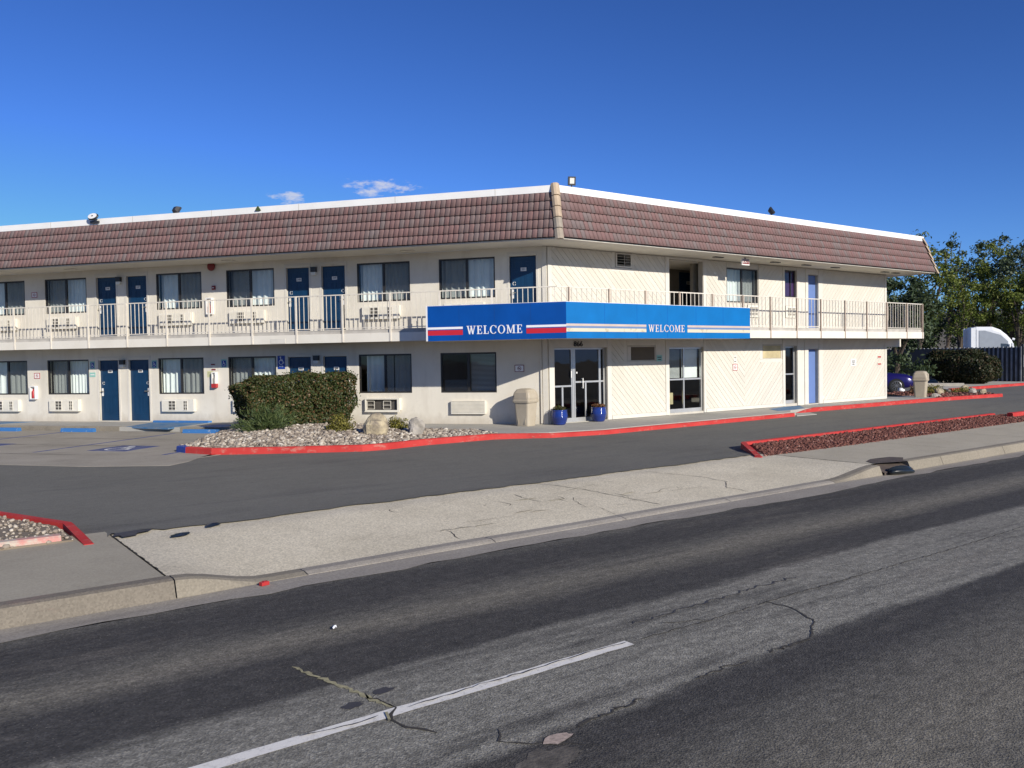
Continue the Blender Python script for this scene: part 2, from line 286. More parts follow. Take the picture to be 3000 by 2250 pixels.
# ------------------------------------------------------------------ mesh helpers
class MB:
    def __init__(s): s.v = []; s.f = []
    def add(s, v, f):
        o = len(s.v); s.v += [tuple(p) for p in v]; s.f += [tuple(i+o for i in q) for q in f]; return s
    def box(s, x0, x1, y0, y1, z0, z1):
        x0, x1 = min(x0, x1), max(x0, x1); y0, y1 = min(y0, y1), max(y0, y1); z0, z1 = min(z0, z1), max(z0, z1)
        return s.add([(x0,y0,z0),(x1,y0,z0),(x1,y1,z0),(x0,y1,z0),(x0,y0,z1),(x1,y0,z1),(x1,y1,z1),(x0,y1,z1)],
                     [(0,3,2,1),(4,5,6,7),(0,1,5,4),(1,2,6,5),(2,3,7,6),(3,0,4,7)])
    def prism(s, poly, z0, z1):     # polygon in xy, counter-clockwise, extruded in z
        ar = sum(poly[i][0]*poly[(i+1)%len(poly)][1]-poly[(i+1)%len(poly)][0]*poly[i][1] for i in range(len(poly)))
        if ar < 0: poly = poly[::-1]
        n = len(poly); zf0 = (lambda i: z0(*poly[i])) if callable(z0) else (lambda i: z0); zf1 = (lambda i: z1(*poly[i])) if callable(z1) else (lambda i: z1)
        v = [(p[0], p[1], zf0(i)) for i, p in enumerate(poly)] + [(p[0], p[1], zf1(i)) for i, p in enumerate(poly)]
        return s.add(v, [tuple(range(n-1, -1, -1)), tuple(range(n, 2*n))] + [(i, (i+1)%n, n+(i+1)%n, n+i) for i in range(n)])
    def prism_y(s, poly, y0, y1):   # polygon in xz (x, z), extruded in y
        ar = sum(poly[i][0]*poly[(i+1)%len(poly)][1]-poly[(i+1)%len(poly)][0]*poly[i][1] for i in range(len(poly)))
        if ar < 0: poly = poly[::-1]
        n = len(poly); v = [(p[0], y0, p[1]) for p in poly] + [(p[0], y1, p[1]) for p in poly]
        return s.add(v, [tuple(range(n)), tuple(range(2*n-1, n-1, -1))] + [((i+1)%n, i, n+i, n+(i+1)%n) for i in range(n)])
    def cone(s, p0, p1, r0, r1, n=8, cap=True):
        p0, p1 = Vector(p0), Vector(p1); d = (p1-p0).normalized(); a = d.orthogonal().normalized(); b = d.cross(a)
        v = [p0+(a*math.cos(2*math.pi*i/n)+b*math.sin(2*math.pi*i/n))*r0 for i in range(n)] + [p1+(a*math.cos(2*math.pi*i/n)+b*math.sin(2*math.pi*i/n))*r1 for i in range(n)]
        f = [(i, (i+1)%n, n+(i+1)%n, n+i) for i in range(n)]
        if cap: f += [tuple(range(n-1, -1, -1)), tuple(range(n, 2*n))]
        return s.add(v, f)
    def tube(s, pts, rs, n=6):
        for i in range(len(pts)-1): s.cone(pts[i], pts[i+1], rs[i], rs[i+1], n, True)
        return s
    def lathe(s, prof, n=24, c=(0,0,0)):
        m = len(prof); v = [(c[0]+r*math.cos(2*math.pi*j/n), c[1]+r*math.sin(2*math.pi*j/n), c[2]+z) for r, z in prof for j in range(n)]
        f = [(i*n+j, i*n+(j+1)%n, (i+1)*n+(j+1)%n, (i+1)*n+j) for i in range(m-1) for j in range(n)]
        return s.add(v, f)
    def blob(s, c, rad, seed, rough=0.25, nu=14, nv=9, zmin=None):
        rr = random.Random(seed); ph = [(rr.uniform(0.6, 2.6), rr.uniform(0.6, 2.6), rr.uniform(0.6, 2.6), rr.uniform(0, 6.3)) for _ in range(5)]
        v = []
        for i in range(nv+1):
            th = math.pi*i/nv
            for j in range(nu):
                p = 2*math.pi*j/nu; d = Vector((math.sin(th)*math.cos(p), math.sin(th)*math.sin(p), math.cos(th)))
                k = 1+rough*sum(math.sin(a*d.x*2.2+b*d.y*2.2+cc*d.z*2.2+q) for a, b, cc, q in ph)/2.2
                q = (c[0]+rad[0]*k*d.x, c[1]+rad[1]*k*d.y, c[2]+rad[2]*k*d.z)
                if zmin is not None: q = (q[0], q[1], max(zmin, q[2]))
                v.append(q)
        f = [(i*nu+j, (i+1)*nu+j, (i+1)*nu+(j+1)%nu, i*nu+(j+1)%nu) for i in range(nv) for j in range(nu)]
        return s.add(v, f)
    def loft(s, secs, cap=True):
        n = len(secs[0]); o = [p for q in secs for p in q]
        f = [(i*n+j, i*n+(j+1)%n, (i+1)*n+(j+1)%n, (i+1)*n+j) for i in range(len(secs)-1) for j in range(n)]
        if cap: f += [tuple(range(n-1, -1, -1)), tuple(range((len(secs)-1)*n, len(secs)*n))]
        return s.add(o, f)
    def mesh(s, name, mat, smooth=False):
        m = bpy.data.meshes.new(name); m.from_pydata(s.v, [], s.f)
        if mat: m.materials.append(MATS[mat])
        if smooth: m.shade_smooth()
        m.update(); return m
    def build(s, name, mat, parent=None, loc=(0,0,0), rz=0, smooth=False):
        return link(name, s.mesh(name, mat, smooth), parent, loc, rz)
def link(name, mesh, parent=None, loc=(0,0,0), rz=0):
    o = bpy.data.objects.new(name, mesh); COL.objects.link(o); o.parent = parent; o.location = loc; o.rotation_euler = (0, 0, rz); return o
def npmesh(name, V, F, mat):       # V (n,3) array, F (m,k) array
    m = bpy.data.meshes.new(name); V = np.asarray(V, np.float32); F = np.asarray(F, np.int32); k = F.shape[1]
    m.vertices.add(len(V)); m.vertices.foreach_set('co', V.ravel()); m.loops.add(F.size); m.loops.foreach_set('vertex_index', F.ravel())
    m.polygons.add(len(F)); m.polygons.foreach_set('loop_start', np.arange(0, F.size, k, dtype=np.int32)); m.polygons.foreach_set('loop_total', np.full(len(F), k, np.int32))
    m.materials.append(MATS[mat]); m.update(); m.validate(); return m
def empty(name, loc=(0,0,0), rz=0):
    o = bpy.data.objects.new(name, None); COL.objects.link(o); o.location = loc; o.rotation_euler = (0, 0, rz); o.empty_display_size = 0.2; return o
def tag(o, label, cat, group=None):
    o['label'] = label; o['category'] = cat
    if group: o['group'] = group
    return o
def struct(o, kind='structure'): o['kind'] = kind; return o
def bevel(o, w=0.01, seg=2):
    b = o.modifiers.new('bevel', 'BEVEL'); b.width = w; b.segments = seg; b.limit_method = 'ANGLE'; b.angle_limit = R(40); return o
_tc = {}
def text_mesh(txt, size, mat, depth=0.002):
    k = (txt, size, mat)
    if k in _tc: return _tc[k]
    c = bpy.data.curves.new('text', 'FONT'); c.body = txt; c.size = size; c.align_x = 'CENTER'; c.align_y = 'CENTER'; c.extrude = depth; c.resolution_u = 3
    o = bpy.data.objects.new('text', c); COL.objects.link(o); bpy.context.view_layer.update()
    dg = bpy.context.evaluated_depsgraph_get(); m = bpy.data.meshes.new_from_object(o.evaluated_get(dg)); bpy.data.objects.remove(o)
    m.transform(Matrix.Rotation(math.pi/2, 4, 'X')); m.materials.clear(); m.materials.append(MATS[mat]); _tc[k] = m; return m
# wing frames: local x runs along the facade to the viewer's right, local y goes into the building
ANG = {'L': R(127.407)-math.pi, 'R': 0.0}
def fp(fr, a, b, z):
    c, s = math.cos(ANG[fr]), math.sin(ANG[fr]); return Vector((c*a-s*b, s*a+c*b, z))
TT = math.tan((math.pi-R(127.407))/2)       # mitre factor of the obtuse corner
UL = Vector((math.cos(R(127.407)), math.sin(R(127.407)), 0)); NL = Vector((-math.sin(R(127.407)), math.cos(R(127.407)), 0))
def lw(s, off, z=0.0): return UL*s + NL*off + Vector((0, 0, z))
def mitre(off, z=0.0): return Vector((-TT*off, -off, z))
# ================================================================== THE SETTING
ZL = -0.14                                   # parking lot level; the motel porch is 0
def lotz(y): return ZL if y > -5.5 else ZL + 0.055*min(1, (-5.5-y)/3.0)
struct(MB().box(-500, 900, -500, 900, -1.0, -0.42).build('ground', 'dirt'))
# street
def sheet(name, xs, ys, zf, mat):
    xs, ys = list(xs), list(ys); V = [(x, y, zf(x, y)) for y in ys for x in xs]; n = len(xs)
    F = [(j*n+i, j*n+i+1, (j+1)*n+i+1, (j+1)*n+i) for j in range(len(ys)-1) for i in range(n-1)]
    return struct(link(name, npmesh(name, V, F, mat)))
road = sheet('road', np.linspace(-120, 260, 40), [-34, -28, -22, -18, -15, -13, -11.22], lambda x, y: -0.24 if y > -18 else -0.24, 'road_asphalt')
# ragged asphalt lip against the gutter is a strip of its own height
gutter_x = np.concatenate([np.linspace(-60, -16, 12), np.arange(-15.6, 12, 0.35), np.linspace(13, 200, 20)])
rr = random.Random(3); jit = {round(float(x), 3): rr.uniform(-0.05, 0.05) for x in gutter_x}
gv = []; gf = []
for i, x in enumerate(gutter_x):
    gv += [(x, -11.24+jit[round(float(x), 3)]-0.12*math.exp(-((x+4.2)/2.0)**2), -0.2355), (x, -11.0, -0.243), (x, -10.7, -0.241)]
    if i: b = 3*i; gf += [(b-3, b, b+1, b-2), (b-2, b+1, b+2, b-1)]
struct(MB().add(gv, gf).build('gutter', 'gutter_concrete'))
def wing(x):                                  # 0 = full kerb, 1 = dropped driveway
    def sm(t): t = max(0, min(1, t)); return t*t*(3-2*t)
    return min(sm((x+13.15)/0.85), 1-sm((x+2.7)/1.4))
def pavez(x, y):
    t = max(0, min(1, (-8.75-y)/2.05)); n = 0.006*math.sin(x*1.7)*math.cos(y*2.3)
    return -0.078 - 0.152*wing(x)*t + n*wing(x)*t
sidewalk = sheet('sidewalk', np.concatenate([np.linspace(-60, -15, 10), [-14.2, -13.6, -13.21]]), np.linspace(-10.62, -7.95, 8), pavez, 'walk_concrete')
apron = sheet('driveway_apron', np.linspace(-13.19, -1.3, 90), np.linspace(-10.62, -8.2, 22), pavez, 'apron_concrete')
sidewalk2 = sheet('sidewalk', np.concatenate([[-1.28, -0.9, -0.6], np.linspace(-0.3, 30, 20), np.linspace(33, 200, 12)]), np.linspace(-10.62, -8.0, 8), pavez, 'walk_pale')
kerb = struct(empty('street_kerb', (0, -10.75, 0)))
edges = [-40, -30, -24, -20.5, -17.6, -14.75, -13.17, -11.9, -9.6, -7.5, -5.4, -2.75, -1.35]
def kerb_run(x0, x1, mat='kerb_concrete'):
    n = max(2, int((x1-x0)/0.15) if x1-x0 < 6 else 6); secs = []
    for i in range(n+1):
        x = x0+(x1-x0)*i/n; z = max(pavez(x, -10.62), -0.232)+0.003; w = 0.03*(z+0.24)/0.16
        secs.append([(x, 0.14, -0.30), (x, 0.14, z-0.002), (x, 0.02-0.02, z), (x, -0.055, z-0.012), (x, -0.085-w, -0.237), (x, -0.085-w, -0.30)])
    MB().loft(secs).build('kerb_stone', mat, kerb)
for a, b in zip(edges[:-1], edges[1:]): kerb_run(a+0.006, b-0.006, 'gutter_concrete' if a > -12 and b < -2 else ('kerb_stained' if b < -13 else 'kerb_concrete'))
e2 = [-0.42, 0.75, 3.3, 5.9, 9, 13, 18, 25, 40, 70, 120]
for a, b in zip(e2[:-1], e2[1:]): kerb_run(a+0.006, b-0.006)
# parking lot asphalt, its street edge ragged
lx = np.concatenate([np.linspace(-60, -15, 12), np.arange(-14.4, 0, 0.11), np.linspace(0.2, 60, 30)])
ly = [-8.4, -7.6, -6.8, -5.6, -3.5, 0, 8, 40]
lv = []; rr = random.Random(11); acc = 0
for j, y in enumerate(ly):
    for x in lx:
        yy = y
        if j == 0:
            if -14.4 <= x <= 0: acc = 0.72*acc+rr.uniform(-0.035, 0.035); yy = -8.38+acc+(0.20 if -13.3 < x < -12.75 else 0)
            else: yy = -8.4
        lv.append((x, yy, lotz(y)+ (0.024 if j == 0 and -13.2 < x < -1 else 0)))
n = len(lx); lf = [(j*n+i, j*n+i+1, (j+1)*n+i+1, (j+1)*n+i) for j in range(len(ly)-1) for i in range(n-1)]
lot = struct(link('parking_lot', npmesh('parking_lot', lv, lf, 'lot_asphalt')))
lot2 = struct(MB().prism([(60, -8.0), (120, -8.0), (120, 60), (-60, 60), (-60, 40), (60, 40)], -0.3, -0.142).build('parking_lot', 'lot_asphalt'))
# concrete parking pad along the left wing
padp = [lw(30, 2.06), lw(30, 9.7), lw(7.35, 9.7), Vector((-10.75, -1.2, 0)), Vector((-10.25, -0.75, 0)), Vector((-9.9, -0.2, 0)), Vector((-9.3, 0.1, 0)), Vector((-8.0, 0.8, 0)), Vector((-6.0, 4.5, 0)), lw(5.5, 2.06)]
pad = struct(MB().prism([(p.x, p.y) for p in padp], ZL-0.1, ZL+0.005).build('parking_pad', 'pad_concrete'))
# cracks and joints lie on the slabs as thin sheets
def crack(pts, w, mat, zf, parent, seed=0, name='crack', jitter=0.02, step=0.06):
    r_ = random.Random(seed); P = []
    for (x0, y0), (x1, y1) in zip(pts[:-1], pts[1:]):
        L = math.hypot(x1-x0, y1-y0); k = max(1, int(L/step))
        for i in range(k): P.append((x0+(x1-x0)*i/k+r_.uniform(-jitter, jitter), y0+(y1-y0)*i/k+r_.uniform(-jitter, jitter)))
    P.append(pts[-1]); v = []; f = []
    for i, (x, y) in enumerate(P):
        x2, y2 = P[min(i+1, len(P)-1)]; x1, y1 = P[max(i-1, 0)]; dx, dy = x2-x1, y2-y1; L = math.hypot(dx, dy) or 1
        ww = w*r_.uniform(0.45, 1.25)*(0.25 if i in (0, len(P)-1) else 1)/2
        for sg in (-1, 1): v.append((x-sg*dy/L*ww, y+sg*dx/L*ww, zf(x, y)+0.004))
        if i: b = 2*i; f.append((b-2, b-1, b+1, b))
    return MB().add(v, f).build(name, mat, parent)
rz_ = lambda x, y: -0.24
crack([(-13.0, -13.2), (-12.97, -13.41), (-12.91, -13.61), (-12.85, -13.97), (-12.79, -14.24)], 0.034, 'crack_weed', rz_, road, 1, jitter=0.014, step=0.03)
crack([(-12.84, -13.95), (-12.78, -14.25), (-12.90, -14.40), (-12.76, -14.72)], 0.022, 'crack', rz_, road, 2)
crack([(-12.86, -14.30), (-12.90, -14.41)], 0.075, 'crack_weed', lambda x, y: -0.232, road, 21, jitter=0.005)
crack([(-9.19, -14.29), (-9.18, -14.54), (-9.34, -14.86), (-9.71, -15.08)], 0.017, 'crack', rz_, road, 3, jitter=0.012, step=0.03)
crack([(-10.74, -14.30), (-9.95, -14.33), (-9.19, -14.30), (-7.74, -14.32), (-6.0, -14.34), (-4.2, -14.31)], 0.012, 'crack', rz_, road, 4, jitter=0.012, step=0.05)
crack([(-12.72, -14.32), (-12.1, -14.29), (-11.7, -14.31), (-11.3, -14.28), (-10.86, -14.30)], 0.012, 'crack', lambda x, y: -0.2335, road, 5, jitter=0.012)
crack([(-13.4, -14.28), (-13.1, -14.33), (-12.92, -14.31)], 0.012, 'crack', lambda x, y: -0.2335, road, 51, jitter=0.012)
crack([(-12.1, -15.16), (-11.75, -15.12), (-11.5, -15.11)], 0.022, 'crack', rz_, road, 6, jitter=0.03, step=0.03)
crack([(-11.0, -15.09), (-10.7, -15.08), (-10.45, -15.1)], 0.02, 'crack', rz_, road, 61, jitter=0.025, step=0.03)
crack([(-10.25, -15.08), (-10.0, -15.09), (-9.72, -15.08)], 0.022, 'crack', rz_, road, 62, jitter=0.03, step=0.03)
crack([(-12.45, -14.88), (-12.55, -15.02), (-12.35, -15.2), (-12.2, -15.35)], 0.015, 'crack', rz_, road, 7)
_g = random.Random(4); MB().add([(-12.42+0.22*_g.uniform(.55, 1.3)*math.cos(k*.24), -15.36+0.11*_g.uniform(.55, 1.3)*math.sin(k*.24), -0.2378) for k in range(26)], [tuple(range(26))]).build('tar_patch', 'patch_brown', road)
crack([(-10.3, -14.15), (-10.05, -14.25), (-9.96, -14.33)], 0.015, 'crack', rz_, road, 8)
crack([(-10.5, -14.0), (-9.6, -13.98), (-8.9, -13.95), (-8.3, -13.97)], 0.02, 'tar_patch', rz_, road, 9, jitter=0.03)
for c0, c1, r0_, r1_, sd in ((-12.97, -14.06, 0.07, 0.05, 1), (-12.71, -13.97, 0.075, 0.05, 2)):
    g_ = random.Random(sd); MB().add([(c0+r0_*g_.uniform(.75, 1.2)*math.cos(k*.52), c1+r1_*g_.uniform(.75, 1.2)*math.sin(k*.52), -0.2375) for k in range(12)], [tuple(range(12))]).build('tar_patch', 'tar_patch', road)
MB().add([(-12.28+0.11*math.cos(t_)*random.uniform(.7, 1.2), -15.2+0.055*math.sin(t_)*random.uniform(.7, 1.2), -0.2352) for t_ in np.linspace(0, 6, 12)], [tuple(range(12))]).build('pothole', 'exposed_base', road)
crack([(-4.6, -11.55), (-3.7, -11.62), (-2.9, -11.5)], 0.06, 'crack', rz_, road, 10, jitter=0.03)
dash_v = []; 
for i in range(40):
    x = -15.9+i*(5.06/39); dash_v += [(x, -14.36+random.uniform(-.006, .006), -0.2365), (x, -14.258+random.uniform(-.006, .006), -0.2365)]
MB().add(dash_v, [(2*i, 2*i+2, 2*i+3, 2*i+1) for i in range(39)]).build('lane_line', 'road_white', road)
for x0 in (-0.6, 11.5, 23.5): MB().box(x0, x0+3.05, -14.36, -14.26, -0.2385, -0.2365).build('lane_line', 'road_white', road)
az = lambda x, y: pavez(x, y)
crack([(-13.2, -8.2), (-13.2, -9.4), (-13.2, -10.6)], 0.016, 'crack', lambda x, y: -0.074, sidewalk, 31, jitter=0.008)
crack([(-1.29, -8.2), (-1.32, -9.3), (-1.3, -10.4)], 0.016, 'crack', lambda x, y: -0.074, sidewalk2, 32, jitter=0.008)
crack([(-7.1, -8.5), (-6.75, -9.3), (-6.6, -9.9), (-6.5, -10.5)], 0.014, 'crack', az, apron, 33)
crack([(-4.9, -8.6), (-4.4, -9.4), (-4.35, -9.9), (-4.7, -10.2), (-4.6, -10.55)], 0.012, 'crack', az, apron, 34)
rr = random.Random(5)
for i in range(22):
    x = rr.uniform(-10.2, -5.2); y = rr.uniform(-10.4, -8.7); L = rr.uniform(0.25, 0.9); a = rr.choice([0.05, 0.1, 1.45, -1.5])+rr.uniform(-.3, .3)
    crack([(x, y), (x+L*.5*math.cos(a)+rr.uniform(-.05, .05), y+L*.5*math.sin(a)), (x+L*math.cos(a), max(-10.55, y+L*math.sin(a)*.7))], rr.uniform(0.005, 0.012), 'crack', az, apron, 100+i)
for i in range(6):
    x = rr.uniform(-9.6, -6.0); y = rr.uniform(-10.2, -9.2)
    crack([(x, y), (x+.35, y+rr.uniform(-.04, .04))], 0.02, 'crack_weed' if i % 2 else 'kerb_concrete', az, apron, 200+i)
for x in (2.2, 5.5, 8.8, 12.1): crack([(x, -8.4), (x, -10.5)], 0.012, 'crack', lambda x, y: -0.076, sidewalk2, int(300+x), jitter=0.003)
# storm drain hollow in the pavement
MB().add([(-1.22, -10.62, -0.070), (-1.0, -10.35, -0.070), (-0.64, -10.22, -0.070), (-0.1, -10.28, -0.070), (-0.02, -10.5, -0.070), (-0.42, -10.72, -0.070), (-0.42, -10.84, -0.072)], [tuple(range(7))]).build('drain_plate', 'rust_plate', sidewalk2)
MB().add([(-1.36, -10.6, -0.10), (-0.41, -10.6, -0.10), (-0.41, -10.9, -0.20), (-1.36, -10.9, -0.20), (-0.41, -10.9, -0.3), (-1.36, -10.9, -0.3)], [(0, 3, 2, 1), (3, 5, 4, 2)]).build('drain_plate', 'rust_plate', sidewalk2)
# ---- walkway of the motel and its kerbs
def walk(poly, mat='porch_concrete', z=-0.012):
    return struct(MB().prism(poly, ZL-0.1, z).build('walkway', mat))
P2 = lambda v: (v.x, v.y)
walk([P2(lw(30, -0.1)), P2(lw(30, 2.0)), P2(lw(5.0, 2.0)), P2(lw(4.2, 1.5)), (-2.3, 0.2), (-2.75, -1.32), (-2.12, -1.66), (-1.64, -2.0), (-0.1, -2.33), (1.7, -2.25), (4.5, -2.17), (8.5, -2.03), (9.3, -1.45), (10.5, -1.22), (20.6, -1.22), (20.6, 0.55), (18.9, 0.9), (18.9, 9), (17.5, 9), (17.5, 0.3), (0, 0.3), P2(lw(5, -0.3))])
def polyline_kerb(pts, w, z0, z1, mat, name='red_kerb', kind='structure', zs=None):
    P = [Vector((x, y, 0)) for x, y in pts]; secs = []
    Q = []
    for i in range(len(P)-1):
        k = max(1, int((P[i+1]-P[i]).length/0.5))
        Q += [P[i].lerp(P[i+1], j/k) for j in range(k)]
    Q.append(P[-1]); tot = len(Q)
    for i, p in enumerate(Q):
        d = (Q[min(i+1, tot-1)]-Q[max(i-1, 0)]).normalized(); nn = Vector((-d.y, d.x, 0))
        zz = z1 if zs is None else zs(p.x, p.y); b = 0.02
        secs.append([(p.x, p.y, z0), (p.x+nn.x*0.012, p.y+nn.y*0.012, zz-b), (p.x+nn.x*0.035, p.y+nn.y*0.035, zz), (p.x+nn.x*w, p.y+nn.y*w, zz), (p.x+nn.x*w, p.y+nn.y*w, z0)])
    return struct(MB().loft(secs).build(name, mat))
isl = [(-9.84, 1.0), (-9.5, 0.2), (-8.05, -0.8), (-6.7, -1.6), (-6.1, -1.66), (-4.98, -1.45), (-3.0, -1.45), (-2.2, -1.85), (-1.7, -2.18), (-0.1, -2.5), (1.7, -2.42), (4.5, -2.34), (8.5, -2.2)]
def kz(x, y): return 0.005 if x < -3.2 else (-0.03 if x > -1.5 else 0.005-0.035*(x+3.2)/1.7)
polyline_kerb(isl, 0.16, ZL-0.1, 0, 'red_kerb_paint', zs=kz)
polyline_kerb([(8.52, -2.2), (9.2, -1.75), (9.55, -1.5)], 0.16, ZL-0.1, -0.09, 'concrete_pale', name='kerb')
polyline_kerb([(9.7, -1.42), (10.5, -1.34), (18, -1.33), (21, -1.45), (24.3, -1.75)], 0.16, ZL-0.1, 0, 'red_kerb_paint', zs=lambda x, y: min(0.0, -0.12+0.10*(x-9.7)))
polyline_kerb([(-9.80, 1.62), (-9.92, 1.45), (-9.845, 1.005)], 0.16, ZL-0.1, 0.0, 'sign_blue', name='kerb')
MB().prism([(8.6, -2.2), (9.7, -2.2), (10.2, -1.6), (9.6, -1.42), (9.2, -1.7)], ZL-0.05, ZL+0.02).build('ramp_foot', 'porch_concrete', lot)
MB().prism([(9.35, -1.35), (10.5, -1.2), (11.75, -0.12), (11.05, -0.1), (9.5, -0.45), (8.75, -1.35)], -0.05, -0.008).build('painted_ramp', 'worn_blue_paint', lot)
# blue painted ramps by the left wing
def lpoly(pts): return [P2(lw(s_, o_)) for s_, o_ in pts]
MB().prism(lpoly([(11.2, 0.25), (13.3, 0.25), (12.9, 1.95), (11.1, 2.3)]), -0.05, -0.007).build('painted_ramp', 'worn_blue_paint', pad)
MB().prism(lpoly([(11.15, 0.12), (13.35, 0.12), (13.3, 0.25), (11.2, 0.25)]), -0.05, 0.05).build('ramp_edge', 'blue_paint', pad)
MB().prism(lpoly([(9.6, 0.9), (10.4, 0.9), (10.4, 1.9), (9.6, 1.9)]), -0.05, -0.007).build('painted_ramp', 'blue_paint', pad)
MB().prism(lpoly([(18.0, 0.3), (20.4, 0.3), (20.4, 1.95), (18.8, 1.95)]), -0.05, -0.007).build('painted_ramp', 'worn_blue_paint', pad)
polyline_kerb([P2(lw(30, 2.02)), P2(lw(13.1, 2.02))], 0.12, ZL-0.1, 0.0, 'kerb_concrete', name='kerb')
polyline_kerb([P2(lw(10.9, 2.02)), P2(lw(6.0, 2.02))], 0.12, ZL-0.1, 0.0, 'kerb_concrete', name='kerb')
def wheelchair(mb, cx, cy, h, th=0.1):      # access symbol in the xy plane, y up, height h
    def bar(p, q, w):
        d = Vector((q[0]-p[0], q[1]-p[1])); L = d.length; d /= L; nx, ny = -d.y*w/2, d.x*w/2
        mb.add([(cx+h*(p[0]+nx), cy+h*(p[1]+ny), 0), (cx+h*(p[0]-nx), cy+h*(p[1]-ny), 0), (cx+h*(q[0]-nx), cy+h*(q[1]-ny), 0), (cx+h*(q[0]+nx), cy+h*(q[1]+ny), 0)], [(0, 1, 2, 3)])
    mb.add([(cx+h*(-0.1+0.09*math.cos(k*math.pi/5)), cy+h*(0.41+0.09*math.sin(k*math.pi/5)), 0) for k in range(10)], [tuple(range(10))])
    bar((-0.09, 0.33), (-0.05, -0.02), 0.1); bar((-0.07, 0.15), (0.18, 0.15), 0.08); bar((-0.06, 0.0), (0.2, 0.0), 0.1); bar((0.18, 0.03), (0.3, -0.3), 0.09); bar((0.29, -0.3), (0.4, -0.26), 0.07)
    ang = [R(110+ i*22) for i in range(12)]
    for i in range(11): bar((-0.03+0.27*math.cos(ang[i]), -0.2+0.27*math.sin(ang[i])), (-0.03+0.27*math.cos(ang[i+1]), -0.2+0.27*math.sin(ang[i+1])), 0.075)
    return mb
for s0 in (8.5, 12.95):
    MB().prism(lpoly([(s0, 5.9), (s0+1.1, 5.9), (s0+1.1, 7.1), (s0, 7.1)]), ZL, ZL+0.009).build('access_square', 'pad_blue', pad)
    o = wheelchair(MB(), 0, 0, 0.95).build('access_symbol', 'sign_white', pad); p = lw(s0+0.55, 6.5); o.location = (p.x, p.y, ZL+0.0105); o.rotation_euler = (0, 0, ANG['L'])
for s0 in (7.0, 10.6, 14.6, 17.2): MB().prism(lpoly([(s0, 2.6), (s0+0.1, 2.6), (s0+0.1, 7.6), (s0, 7.6)]), ZL, ZL+0.0085).build('bay_line', 'pad_blue', pad)
for i, o_ in enumerate((4.3, 6.0, 7.9)): crack([P2(lw(24, o_)), P2(lw(16, o_+.1)), P2(lw(9, o_))], 0.03, 'crack', lambda x, y: ZL+0.005, pad, 400+i, jitter=0.01, step=0.3)
# ---- gravel bed by the entrance, lava rock strip and the small bed at the street corner
def inpoly(P, x, y):
    x = np.asarray(x); y = np.asarray(y); r_ = np.zeros(x.shape, bool); n_ = len(P); j = n_-1
    for i in range(n_):
        xi, yi = P[i]; xj, yj = P[j]
        c_ = ((yi > y) != (yj > y)) & (x < (xj-xi)*(y-yi)/((yj-yi) or 1e-9)+xi); r_ ^= c_; j = i
    return r_
ico = None
def icosa():
    g = (1+5**.5)/2
    v = np.array([(-1, g, 0), (1, g, 0), (-1, -g, 0), (1, -g, 0), (0, -1, g), (0, 1, g), (0, -1, -g), (0, 1, -g), (g, 0, -1), (g, 0, 1), (-g, 0, -1), (-g, 0, 1)], float); v /= np.linalg.norm(v[0])
    f = np.array([(0, 11, 5), (0, 5, 1), (0, 1, 7), (0, 7, 10), (0, 10, 11), (1, 5, 9), (5, 11, 4), (11, 10, 2), (10, 7, 6), (7, 1, 8), (3, 9, 4), (3, 4, 2), (3, 2, 6), (3, 6, 8), (3, 8, 9), (4, 9, 5), (2, 4, 11), (6, 2, 10), (8, 6, 7), (9, 8, 1)])
    return v, f
def stones(name, poly, n, rmin, rmax, zf, mat, seed, flat=0.7):
    g = np.random.default_rng(seed); xs = [p[0] for p in poly]; ys = [p[1] for p in poly]
    x = g.uniform(min(xs), max(xs), n*4); y = g.uniform(min(ys), max(ys), n*4); k = inpoly(poly, x, y); x, y = x[k][:n], y[k][:n]; n = len(x)
    v, f = icosa(); rad = rmin+(rmax-rmin)*g.random(n)**2.2
    sc = g.uniform(0.65, 1.35, (n, 1, 3)); sc[:, :, 2] *= flat; d = v[None]*(1+g.uniform(-.28, .28, (n, 12, 1)))*sc*rad[:, None, None]
    a = g.uniform(0, 6.28, n); ca, sa = np.cos(a), np.sin(a); X = d[:, :, 0]*ca[:, None]-d[:, :, 1]*sa[:, None]; Y = d[:, :, 0]*sa[:, None]+d[:, :, 1]*ca[:, None]
    z = np.array([zf(a_, b_) for a_, b_ in zip(x, y)])
    V = np.stack([X+x[:, None], Y+y[:, None], d[:, :, 2]+z[:, None]+rad[:, None]*g.uniform(0.0, 0.6, (n, 1))], 2).reshape(-1, 3)
    F = (f[None]+12*np.arange(n)[:, None, None]).reshape(-1, 3)
    return link(name, npmesh(name, V, F, mat))
bedp = [(-9.6, 1.3), (-9.3, 0.35), (-7.95, -0.62), (-6.6, -1.42), (-4.98, -1.27), (-3.05, -1.27), (-2.75, -1.3), (-2.35, 0.3), P2(lw(4.3, 1.6)), P2(lw(6, 2.1)), (-6.6, 6.0), (-7.4, 5.0), (-8.6, 3.2), (-9.75, 1.8)]
def moundz(x, y):
    dx, dy = (x+6.2)/3.2, (y-2.4)/3.2; return -0.06 + 0.19*max(0, 1-dx*dx-dy*dy)**0.8
xs = np.linspace(-10, -2, 60); ys = np.linspace(-1.6, 6.2, 60); V = [(x, y, moundz(x, y)) for y in ys for x in xs]; F = []
for j in range(59):
    for i in range(59):
        if inpoly(bedp, [(xs[i]+xs[i+1])/2], [(ys[j]+ys[j+1])/2])[0]: F.append((j*60+i, j*60+i+1, (j+1)*60+i+1, (j+1)*60+i))
struct(link('gravel_bed', npmesh('gravel_bed', V, F, 'dirt')))
tag(struct(stones('gravel', bedp, 14000, 0.02, 0.066, moundz, 'gravel', 1), 'stuff'), 'pale tan landscaping gravel covering the mounded bed by the entrance', 'gravel')
